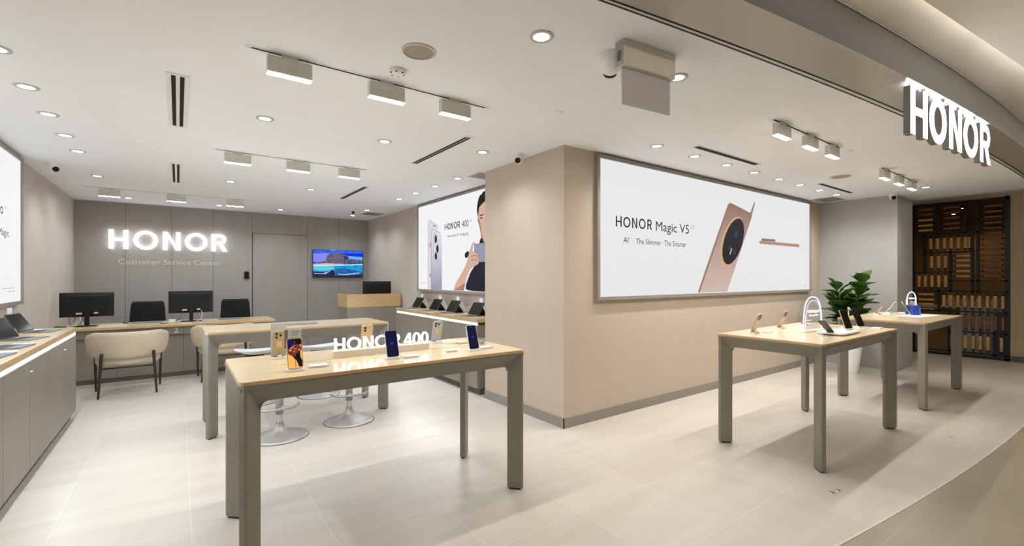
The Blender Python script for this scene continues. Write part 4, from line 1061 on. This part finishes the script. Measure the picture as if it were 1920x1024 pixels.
def phone_on_stand(px, py_, facing, lean, label_p, label_s, gp, gs, zt=Z9, turn=0.0, **k):
    rz = turn + (0 if facing > 0 else math.pi)   # facing >0: screen towards -y
    make_stand(label_s, (px, py_, zt), rz, gs)
    return make_phone('smartphone', label_p, (px + .019 * math.sin(rz), py_ - .019 * math.cos(rz), zt + .0125 + .0085 * math.sin(lean)), rz, lean, group=gp, **k)
G1, G2 = 'phones on the nearest table', 'phone stands on the nearest table'
phone_on_stand(.482, 2.535, 1, R(17), 'phone showing red flowers on an orange screen', 'white stand holding the flower screen phone', G1, G2, back=M['champ'], screen='flower')
phone_on_stand(1.012, 2.575, 1, R(18), 'navy screen phone in front of the lit letters', 'white stand in front of the lit letter sign', G1, G2, back=M['ice'], screen='ai')
phone_on_stand(1.545, 2.545, 1, R(18), 'navy screen phone at the right end of the nearest table', 'white stand at the right end of the nearest table', G1, G2, back=M['white'], screen='ai')
phone_on_stand(.478, 2.965, -1, R(14), 'gold phone with three lenses seen from behind', 'white stand under the gold phone', G1, G2, back=M['gold'], tagm=M['label'], cams=3)
phone_on_stand(1.003, 3.0, -1, R(14), 'champagne phone seen behind the lit letters', 'white stand hidden behind the lit letters', G1, G2, back=M['champ'], cams=2)
phone_on_stand(1.508, 2.99, -1, R(16), 'ice blue phone with tan label seen from behind', 'white stand under the ice blue phone', G1, G2, back=M['ice'], tagm=M['label'], cams=3)
# acrylic cards
small('acrylic_panel', 'frosted upright acrylic panel behind the gold phone', 'acrylic panel', MB().box(-.043, -.0015, 0, .043, .0015, .205, M['frost']), (.482, 3.005, Z9))
t = thing('price_card', 'upright white price card behind the flower screen phone', 'price card', (.475, 2.585, Z9))
MB().box(-.036, -.001, .112, .046, .001, .208, M['card']).build('card', t)
MB().box(-.012, -.0012, 0, .022, .0008, .1118, M['frost']).build('holder', t)
mb = MB(); mb.box(-.0355, -.0016, .1125, -.018, -.0011, .2075, M['base'])
for k in range(5): mb.box(-.004, -.0016, .196 - k * .011, .040 - .006 * (k % 3), -.0011, .1985 - k * .011, M['keygrey'])
mb.build('printing', t)
def acard(x, y, rz, label):
    t = thing('info_card', label, 'card', (x, y, Z9), rz, 'clear blocks on the nearest table')
    MB().prism(rrect(-.05, -.034, .05, .034, .005), 0, .010, M['frostw']).build('block', t, .001)
    MB().box(-.045, -.029, .0105, .045, .029, .0110, M['card']).build('insert', t)
    mb = MB(); mb.box(-.04, .016, .0111, -.005, .019, .0114, M['keygrey']); mb.build('printing', t)
acard(.606, 2.588, R(-4), 'clear acrylic block right of the flower screen phone')
acard(1.125, 2.575, R(-3), 'clear acrylic block right of the phone before the letters')
acard(1.672, 2.60, R(8), 'clear acrylic block at the far right of the nearest table')
mb = MB(); mb.prism(rrect(-.055, 0, .055, .055, .003), -.002, .002, M['acryl'], 'xz'); text(mb, 'NEW', (-.048, -.0028, .008), UX, UZ, .092, .026, M['tabdark'])
small('new_sign', 'clear upright acrylic reading NEW beside the right phone', 'sign', mb, (1.685, 2.70, Z9))
# small lit letter sign on an ivory plinth
t = thing('letter_sign', 'small lit letter and number sign on an ivory plinth', 'sign', (0, 2.80, Z9))
MB().box(.742, 0, 0, 1.358, .05, .038, M['offw']).build('plinth', t, .0015)
for ch, x0, x1 in (('H', .748, .810), ('O', .822, .905), ('N', .920, .982), ('O', .993, 1.082), ('R', 1.095, 1.158), ('4', 1.184, 1.240), ('0', 1.246, 1.297), ('0', 1.304, 1.355)):
    mb = MB(); glyph(mb, ch, x0, .0382, x1 - x0, .076, .0135 if ch not in '40' else .0105, .009, M['signw2'], .004); glyph(mb, ch, x0, .0382, x1 - x0, .076, .0135 if ch not in '40' else .0105, .012, M['signside'], .013)
    mb.build('letter_' + {'4': 'four', '0': 'zero'}.get(ch, ch.lower()), t)
# table seam and accessories
small('cable', 'thin white tether cable lying in front of the letter plinth', 'cable', MB().tube([(.0, 0, .002), (.10, -.012, .002), (.2, .0, .002), (.28, -.008, .002)], .0018, M['cable'], 6), (.93, 2.775, Z9))
mb = MB()
mb.tube([(.03 * math.cos(i * .7) + i * .004, .03 * math.sin(i * .7), .004 + .001 * (i % 4)) for i in range(26)], .003, M['cable'], 6)
small('tether_coil', 'white coiled tether behind the right navy screen phone', 'cable', mb, (1.56, 2.93, Z9))
mb = MB(); mb.cyl((-.045, 0, .008), (.045, .01, .008), .008, M['offw'], 12); mb.cyl((-.04, -.03, .008), (.05, -.018, .008), .008, M['offw'], 12)
small('ivory_stylus', 'pair of ivory rods beside the coiled tether', 'stylus', mb, (1.66, 2.90, Z9))
small('ivory_block', 'small flat ivory block left of the right navy phone', 'block', MB().prism(rrect(-.04, -.012, .04, .012, .005), 0, .009, M['offw']), (1.415, 2.60, Z9))
mb = MB(); mb.ball((0, 0, .02), .02, M['cable'], 14, 8, (1.4, 1, 1)); mb.tube([(.03 * math.cos(i * .6), .02 + .02 * math.sin(i * .6), .004 + .0015 * i) for i in range(16)], .003, M['cable'], 6)
small('tether_coil', 'white coiled tether right of the gold phone', 'cable', mb, (.575, 2.93, Z9))
o = MB().box(.45, 2.768, 0, 1.80, 2.7705, .0006, M['stem']).build('tabletop_seam'); o.parent = TA; o.location = Vector((0, 0, .9202)) - TA.location
small('grey_mat', 'thin grey mat lying on the second table', 'mat', MB().box(-.15, -.09, 0, .15, .09, .006, M['keygrey']), (1.01, 5.05, Z9), R(2), None, .002)

# ------------------------------------------------------------------ tablets on the wall cabinets
def make_tablet(label, loc, rz, scr, group):
    t = thing('tablet', label, 'tablet', loc, rz, group)   # screen faces -y locally
    T = Matrix.Translation((0, 0, .012)) @ Matrix.Rotation(R(-32), 4, 'X')
    mb = MB(); mb.T = T; mb.prism(rrect(-.13, 0, .13, .185, .010), 0, .008, M['tabdark'], 'xz'); mb.build('body', t, .001)
    mb = MB(); mb.T = T; mb.prism(rrect(-.122, .008, .122, .177, .006), -.0008, -.0001, scr, 'xz'); mb.build('screen', t)
    mb = MB(); mb.add([(-.12, .07, .112), (.12, .07, .112), (.12, .15, .0), (-.12, .15, .0), (-.12, .074, .112), (.12, .074, .112), (.12, .154, 0), (-.12, .154, 0)], [(0, 1, 2, 3), (4, 7, 6, 5), (0, 3, 7, 4), (1, 5, 6, 2), (0, 4, 5, 1), (3, 2, 6, 7)], M['black']); mb.build('kickstand', t)
    mb = MB(); mb.prism(rrect(-.125, -.20, .125, -.01, .008), 0, .006, M['keygrey'])
    for r_ in range(4):
        for c_ in range(10): mb.box(-.115 + c_ * .0232, -.115 + r_ * .022, .0061, -.096 + c_ * .0232, -.098 + r_ * .022, .0068, M['tabdark'])
    mb.build('keyboard', t)
    MB().box(-.03, .1195, .165, .05, .121, .222, M['card']).build('price_tag', t)
    mb = MB(); mb.tube([(.10, .10, .16), (.135, .13, .13), (.12, .15, .07), (.14, .16, .03), (.12, .18, .006)], .005, M['cable'], 8); mb.build('tether', t)
    return t
TZ = .9016
gR = 'tablets on the cabinet under the portrait poster'
t0 = make_tablet('black tablet with keyboard farthest along the cabinet under the portrait poster', (3.06, 6.83, TZ), R(-90), M['tabgreen'], gR)
for yy, l in ((6.20, 'black tablet with keyboard, second from the far end under the portrait poster'), (5.66, 'black tablet with keyboard, third from the far end under the portrait poster'), (5.05, 'black tablet with keyboard nearest the pillar under the portrait poster')):
    dup(t0, (3.06, yy, TZ), l, R(-90))
gL = 'tablets on the left cabinet'
dup(t0, (-1.09, 5.30, TZ), 'tablet with kickstand and white tether on the left cabinet, nearer one', R(72), gL)
dup(t0, (-1.10, 5.92, TZ), 'tablet leaning behind another one on the left cabinet', R(80), gL)
for yy, l in ((4.70, 'flat grey keyboard on the left cabinet, nearer the tablets'), (4.22, 'flat grey keyboard on the left cabinet cut by the photo edge')):
    mb = MB(); mb.prism(rrect(-.09, -.125, .09, .125, .008), 0, .008, M['keygrey'])
    mb.box(-.08, -.115, .0081, .01, .115, .0088, M['tabdark'])
    small('tablet_keyboard', l, 'keyboard', mb, (-.955, yy, TZ), R(-8), 'loose keyboards on the left cabinet')
for yy, l in ((4.86, 'clear card lying behind the flat keyboard on the left cabinet'), (5.98 + .14, 'clear card near the desk end of the left cabinet'), (4.42, 'clear card beside the keyboard at the photo edge')):
    small('flat_card', l, 'card', MB().box(-.06, -.05, 0, .06, .05, .004, M['card']), (-.93 if yy < 6 else -1.10, yy, TZ), 0, 'cards on the left cabinet')

# ------------------------------------------------------------------ items on the right-hand tables
ZC = .9213
gC, gS = 'gold foldables on the table by the wide poster', 'stands under the gold foldables'
for xx, yy, l in ((3.955, 1.925, 'gold foldable phone leaning on its stand, nearest the pillar'), (4.50, 1.955, 'gold foldable phone leaning on its stand, middle of the three'), (5.02, 1.96, 'gold foldable phone half hidden by the glowing arch')):
    phone_on_stand(xx, yy, -1, R(24), l, 'round white stand under the ' + l.replace(' leaning on its stand', ''), gC, gS, zt=ZC, back=M['rose'], cams=1, ht=.17)
phone_on_stand(4.63, 1.475, 1, R(20), 'black screen phone standing on the white tray', 'white stand on the tray under the black screen phone', 'black phones on the table by the wide poster', 'stands under the black phones', zt=ZC + .024, back=M['rose'], ht=.165, wd=.08, turn=R(-20))
phone_on_stand(5.22, 1.56, 1, R(24), 'black screen phone with white tether at the far end', 'white stand under the far black phone', 'black phones on the table by the wide poster', 'stands under the black phones', zt=ZC, back=M['black'], ht=.165, wd=.08, turn=R(-20))
o = MB().prism(rrect(-.20, -.10, .20, .10, .03), .008, .022, M['white']); o.box(-.15, -.07, 0, .15, .07, .008, M['cabdark'])
small('display_tray', 'white raised tray on the table by the wide poster', 'tray', o, (4.52, 1.50, ZC), R(0), None, .002)
t = make_phone('folded_phone', 'dark phone lying at a slope on the white tray', (4.37, 1.505, ZC + .026), R(90), R(62), M['tabdark'], ht=.22, wd=.052, cams=2)
# glowing arch
def arch(pts_w, ht):
    out = []
    for i in range(33):
        a = math.pi * i / 32; out.append((pts_w / 2 * math.copysign(abs(math.cos(a)) ** .8, math.cos(a)), ht * math.sin(a) ** .62 if 0 < i < 32 else 0))
    return out
t = thing('glowing_arch', 'glowing clear arch sign on the table by the wide poster', 'sign', (4.53, 1.70, ZC), R(-4))
pr = arch(.32, .30)
MB().prism(pr, -.004, .004, M['acryl'], 'xz').build('acrylic_sheet', t)
mb = MB(); mb.tube([(u, 0, v + .003) for u, v in pr], 0.0048, M['glow'], 8); mb.tube([(u * .86, -.006, v * .91) for u, v in pr], .0016, M['glow'], 6); mb.build('light_edge', t)
mb = MB(); text(mb, 'HONOR Magic V5', (-.10, -.0062, .165), UX, UZ, .205, .024, M['signw2']); text(mb, 'Thinnest foldable', (-.075, -.0062, .135), UX, UZ, .16, .013, M['signw2']); mb.box(-.12, -.0062, .10, -.04, -.006, .1025, M['signw2']); mb.box(-.12, -.0062, .075, -.06, -.006, .078, M['signw2']); mb.build('lettering', t)
MB().prism(rrect(-.19, -.032, .19, .032, .02), 0, .012, M['white']).build('base', t).location = (0, .0, -.0001)
for xx, yy, l in ((4.13, 1.90, 'clear card between the near gold foldables'), (4.75, 1.90, 'clear card right of the middle gold foldable'), (5.05, 1.62, 'clear card left of the far black phone'), (5.26, 1.44, 'clear card at the far corner of the table by the wide poster')):
    small('info_card', l, 'card', MB().prism(rrect(-.05, -.034, .05, .034, .005), 0, .008, M['card']), (xx, yy, ZC), R(5), 'cards on the table by the wide poster')
coil('white tether cable rising behind the far black phone', [(5.255, 1.645, 1.078), (5.275, 1.665, 1.10), (5.315, 1.685, 1.10), (5.345, 1.69, 1.06), (5.352, 1.69, 1.0), (5.345, 1.69, .9262)], M['cable'], .0045)
# far table
phone_on_stand(7.22, 1.97, -1, R(34), 'gold backed phone on the farthest table', 'white stand under the gold phone on the farthest table', 'phones on the farthest table', 'stands on the farthest table', back=M['rose'], ht=.165)
phone_on_stand(7.66, 1.97, -1, R(34), 'mint phone on the farthest table', 'white stand under the mint phone', 'phones on the farthest table', 'stands on the farthest table', back=M['mint'], ht=.165)
make_phone('smartphone', 'dark phone with silver edge leaning before the blue box', (7.31, 1.655, Z9 + .006), R(15), R(28), M['steel'], ht=.19, wd=.08, group='phones on the farthest table')
t = thing('gift_box', 'blue gift box under a glowing white loop on the farthest table', 'box', (7.50, 1.67, Z9), R(-45))
MB().box(-.034, -.032, 0, .034, .032, .118, M['blue']).build('box', t, .002)
MB().box(.037, -.03, 0, .052, .02, .10, M['bluel']).build('side_box', t, .002)
mb = MB(); mb.tube([(.05 * math.cos(R(180 - 180 * i / 20)), .052, .19 + .10 * math.sin(R(180 * i / 20))) for i in range(21)], .006, M['glow'], 8); mb.tube([(-.05, .052, .125), (-.05, .052, .19)], .005, M['glow'], 8); mb.tube([(.05, .052, .125), (.05, .052, .19)], .005, M['glow'], 8); mb.build('light_loop', t)
mb = MB(); mb.box(-.03, .048, .20, .034, .052, .216, M['signw2']); mb.build('loop_lettering', t)
MB().prism([(-.062, 0), (.062, 0), (.058, .2), (.048, .2), (.036, .13), (-.036, .13), (-.048, .2), (-.058, .2)], .062, .068, M['steel'], 'xz').build('clear_backing', t)
t = thing('folding_stand', 'silver folded phone stand right of the blue box', 'phone stand', (7.66, 1.66, Z9), R(-30))
mb = MB(); mb.T = Matrix.Rotation(R(-24), 4, 'X'); mb.prism(rrect(-.04, 0, .04, .185, .01), 0, .008, M['steel'], 'xz'); mb.build('front_leaf', t)
mb = MB(); mb.T = Matrix.Translation((.0, .14, 0)) @ Matrix.Rotation(R(18), 4, 'X'); mb.prism(rrect(-.04, 0, .04, .15, .01), 0, .006, M['acryl'], 'xz'); mb.build('rear_leaf', t)
small('leaflet', 'large white leaflet lying on the farthest table', 'leaflet', MB().box(-.28, -.13, 0, .28, .13, .002, M['card']), (7.42, 1.62 + .0, Z9 - .0001), R(-8))
small('info_card', 'clear card left of the mint phone on the farthest table', 'card', MB().prism(rrect(-.06, -.04, .06, .04, .005), 0, .008, M['card']), (7.44, 1.93, Z9), R(5), 'cards on the farthest table')
small('info_card', 'clear card right of the mint phone on the farthest table', 'card', MB().prism(rrect(-.06, -.04, .06, .04, .005), 0, .008, M['card']), (7.79, 1.86, Z9), R(5), 'cards on the farthest table')

# ------------------------------------------------------------------ potted fig
t = thing('potted_fig', 'leafy fiddle leaf fig in a white tapered pot by the grey wall', 'plant', (7.93, 2.488, 0))
MB().lathe([(.095, 0), (.15, .42), (.135, .42), (.13, .36), (.0001, .36)], M['white'], n=32).build('pot', t)
MB().lathe([(.13, .362), (.0001, .385)], M['soil'], n=24).build('soil', t)
rl = random.Random(11)
stems = MB(); lv = MB()
def leaf(base, az, el_, L):
    d = Vector((math.cos(az) * math.cos(el_), math.sin(az) * math.cos(el_), math.sin(el_)))
    s = d.cross(Vector((0, 0, 1))).normalized(); u = s.cross(d).normalized()
    v = []; f = []; n = 8
    for i in range(n + 1):
        q = i / n
        wd = L * .46 * math.sin(math.pi * min(1, q ** 1.35 * .94 + .04)) * (1.0 if q > .05 else .3)
        c = Vector(base) + d * (L * q) - u * (L * .30 * q * q)
        for j in (-1, -.5, 0, .5, 1):
            v.append(tuple(c + s * wd * j + u * (abs(j) * wd * .25 + .006 * math.sin(q * 14 + j * 3))))
    for i in range(n):
        for j in range(4):
            a = i * 5 + j; f.append((a, a + 1, a + 6, a + 5))
    lv.add(v, f, M['leaf'], True)
for bx, by, ex, ey, h in ((-.02, .02, -.20, .12, 1.26), (.03, -.02, .10, -.14, 1.36), (.0, .05, -.02, .20, 1.02), (-.03, -.03, -.12, -.16, .98), (.05, .03, .28, .06, 1.06)):
    pts = [Vector((bx + (ex - bx) * q * q, by + (ey - by) * q * q, .37 + (h - .37) * q)) for q in [i / 8 for i in range(9)]]
    stems.tube(pts, .009, M['stem'], 8)
    k = 20
    for i in range(k):
        q = .36 + .64 * i / (k - 1); a = i * 2.4 + rl.random()
        p = Vector((bx + (ex - bx) * q * q, by + (ey - by) * q * q, .37 + (h - .37) * q))
        leaf(p, a, R(20 + 62 * (q - .35) + rl.uniform(-14, 16)), rl.uniform(.19, .29) * (1.0 if q < .9 else .75))
stems.build('stem', t); lv.build('foliage', t)

# ------------------------------------------------------------------ timber roller screen of the neighbour
t = thing('roller_screen', 'black metal screen filled with turned timber rollers in the passage', 'screen', (11.16, 0, 0))
mb = MB(); fw = .03
def bar(y0, z0, y1, z1, wd=.022, dp=.03):
    mb.box(-dp, min(y0, y1) - wd, min(z0, z1) - wd, dp, max(y0, y1) + wd, max(z0, z1) + wd, M['iron'])
bar(2.85, .02, 1.29, .02); bar(2.85, 2.72, 1.29, 2.72); bar(1.29, .02, 1.29, 2.72, .03); bar(2.85, .02, 2.85, 2.72); bar(2.49, .02, 2.49, 2.72, .012)
for y_, za, zb in ((2.153, 2.17, 2.70), (1.80, 2.14, 2.70), (1.64, 1.15, 2.70), (2.336, 1.49, 2.17), (1.988, 1.15, 1.845), (1.711, 1.15, 2.15), (2.141, .78, 1.15), (2.005, .06, .78), (1.444, .06, .46)): bar(y_, za, y_, zb, .019)
for ya, yb, z_ in ((1.64, 1.30, 2.385), (2.49, 1.64, 2.18), (2.336, 1.69, 1.845), (2.49, 1.99, 1.49), (1.988, 1.30, 1.332), (2.49, 1.30, 1.15), (2.49, 1.30, .795), (2.005, 1.30, .44), (2.49, 1.30, .075)): bar(ya, z_, yb, z_, .013)
mb.box(-.012, 1.32, .08, .012, 1.43, .78, M['iron'])
mb.build('frame', t)
def roller(p, ax, ln, r, m):
    mb = MB(); mb.T = Matrix.Translation(p) @ (Matrix.Rotation(R(90), 4, 'X') if ax == 'y' else Matrix.Identity(4))
    h = ln / 2
    mb.lathe([(r * .8, -h), (r, -h + .01), (r, h - .01), (r * .8, h)], m, n=14)
    for s in (-1, 1):
        mb.lathe([(.004, s * (h + .062)), (.005, s * (h + .025)), (r * .95, s * (h + .012)), (r * .95, s * h)][::s], M['iron'], n=12)
    mb.build('roller', t)
for y0, y1, zs, m in ((2.431, 2.22, (2.645, 2.55), 'rolld'), (2.431, 2.22, (2.45, 2.352, 2.262), 'rollb'), (2.088, 1.867, (2.645, 2.55, 2.457, 2.355, 2.268), 'rolld'),
                      (1.57, 1.356, (2.61, 2.513, 2.42, 2.325, 2.235, 2.145, 2.047, 1.957, 1.875, 1.778, 1.685, 1.597, 1.507, 1.41), 'rolld'),
                      (1.913, 1.709, (1.778, 1.688, 1.597, 1.502, 1.41), 'rollb'), (2.431, 2.207, (1.08, .983, .90, .803), 'rollb')):
    for z_ in zs: roller((0, (y0 + y1) / 2, z_), 'y', y0 - y1, .019, M[m])
for ys, za, zb, m in (((2.256, 2.165, 2.07, 1.982, 1.888, 1.797, 1.745), 1.905, 2.105, 'rollb'), ((2.242, 2.147, 2.055), 1.562, 1.785, 'rollb'), ((2.418, 2.33, 2.238, 2.145, 2.052), 1.215, 1.432, 'rollb'),
                      ((2.078, 1.988, 1.893, 1.805, 1.711, 1.622, 1.525, 1.435, 1.341), .865, 1.08, 'rollb'), ((1.896, 1.794, 1.705, 1.615, 1.525, 1.433, 1.343), .50, .735, 'rolld'), ((1.982, 1.89, 1.80, 1.70, 1.613, 1.517, 1.36), .145, .385, 'rollb')):
    for y_ in ys: roller((0, y_, (za + zb) / 2), 'z', zb - za, .024, M[m])
o = MB(); o.box(0, 1.45, 0, .3, 2.0, .80, M['marble']); o.box(-.02, 1.4, .80, .34, 2.9, .84, M['marble']); o.box(.02, 2.0, 0, .3, 2.9, .8, M['brown'])
small('bar_counter', 'pale marble bar counter behind the timber roller screen', 'counter', o, (12.0, 0, 0))
rr = random.Random(5)
for i, (yy, l) in enumerate(((1.55, 'white cup stack at the right behind the roller screen'), (1.75, 'glass jar group behind the roller screen'), (1.95, 'pale vase in the middle behind the roller screen'), (2.15, 'pale jug at the left behind the roller screen'))):
    small('tableware', l, 'tableware', MB().lathe([(.05, 0), (.07 + .01 * (i % 2), .06), (.055, .14), (.03, .17 + .02 * i), (.04, .2 + .02 * i)], M['marble'], n=20), (12.1, yy, .8403))
for yy, xx, wh in ((2.2, 12.6, 'left'), (1.6, 12.7, 'right'), (1.9, 11.65, 'added nearest')):  # third lamp is added to brighten the counter
    t = thing('pendant_lamp', 'small warm lamp glowing inside the neighbouring restaurant, %s one' % wh, 'lamp', (xx, yy, 2.72))
    MB().lathe([(.05, 0), (.05, -.05), (.03, -.06), (.0001, -.06)], M['iron'], n=18).build('housing', t)
    MB().lathe([(.0001, -.0605), (.028, -.0605)], M['lite'], n=14).build('diffuser', t)
    light('SPOT', t, (0, 0, -.08), 8, (1, .72, .42), spot_size=R(130), spot_blend=.8, shadow_soft_size=.04)

# floor service plates
for xx, yy, l in ((3.428, 1.175, 'small metal floor plate before the table, left of a pair'), (3.493, 1.164, 'small metal floor plate before the table, right of a pair'), (5.454, .969, 'small metal floor plate near the shop threshold'), (7.31, .874, 'small metal floor plate farthest along the threshold')):
    small('floor_plate', l, 'floor plate', MB().lathe([(.016, 0), (.016, .002), (.006, .003), (.0001, .002)], M['steel'], n=18), (xx, yy, 0.0), 0, 'floor plates')
small('wall_socket', 'small white socket low on the far grey wall', 'socket', MB().box(-.006, -.025, -.04, 0, .025, .04, M['white']), (8.599, 2.24, .34), 0, None, .002)

# unseen ceiling lights added behind the camera to light the walkway
for i, (xx, yy) in enumerate(((-1.6, -2.2), (1.2, -2.6), (4.2, -2.6), (7.2, -2.6), (10.2, -1.2), (2.6, -5.5), (6.5, -5.5))):
    t = thing('downlight', 'added unseen ceiling light %s along the walkway behind the camera' % ORD[i], 'ceiling light', (xx, yy, 2.68), 0, 'added walkway lights')
    MB().lathe([(.10, -.0005), (.10, -.006), (.075, -.006), (.075, 0)], M['track'], n=28).build('trim_ring', t)
    MB().lathe([(.0001, -.003), (.075, -.003)], M['lite'], n=24).build('diffuser', t)
    light('SPOT', t, (0, 0, -.02), P_MALL_ADDED * (.12 if xx > 6 else 1.0), WARM, spot_size=R(140), spot_blend=.9, shadow_soft_size=.07)
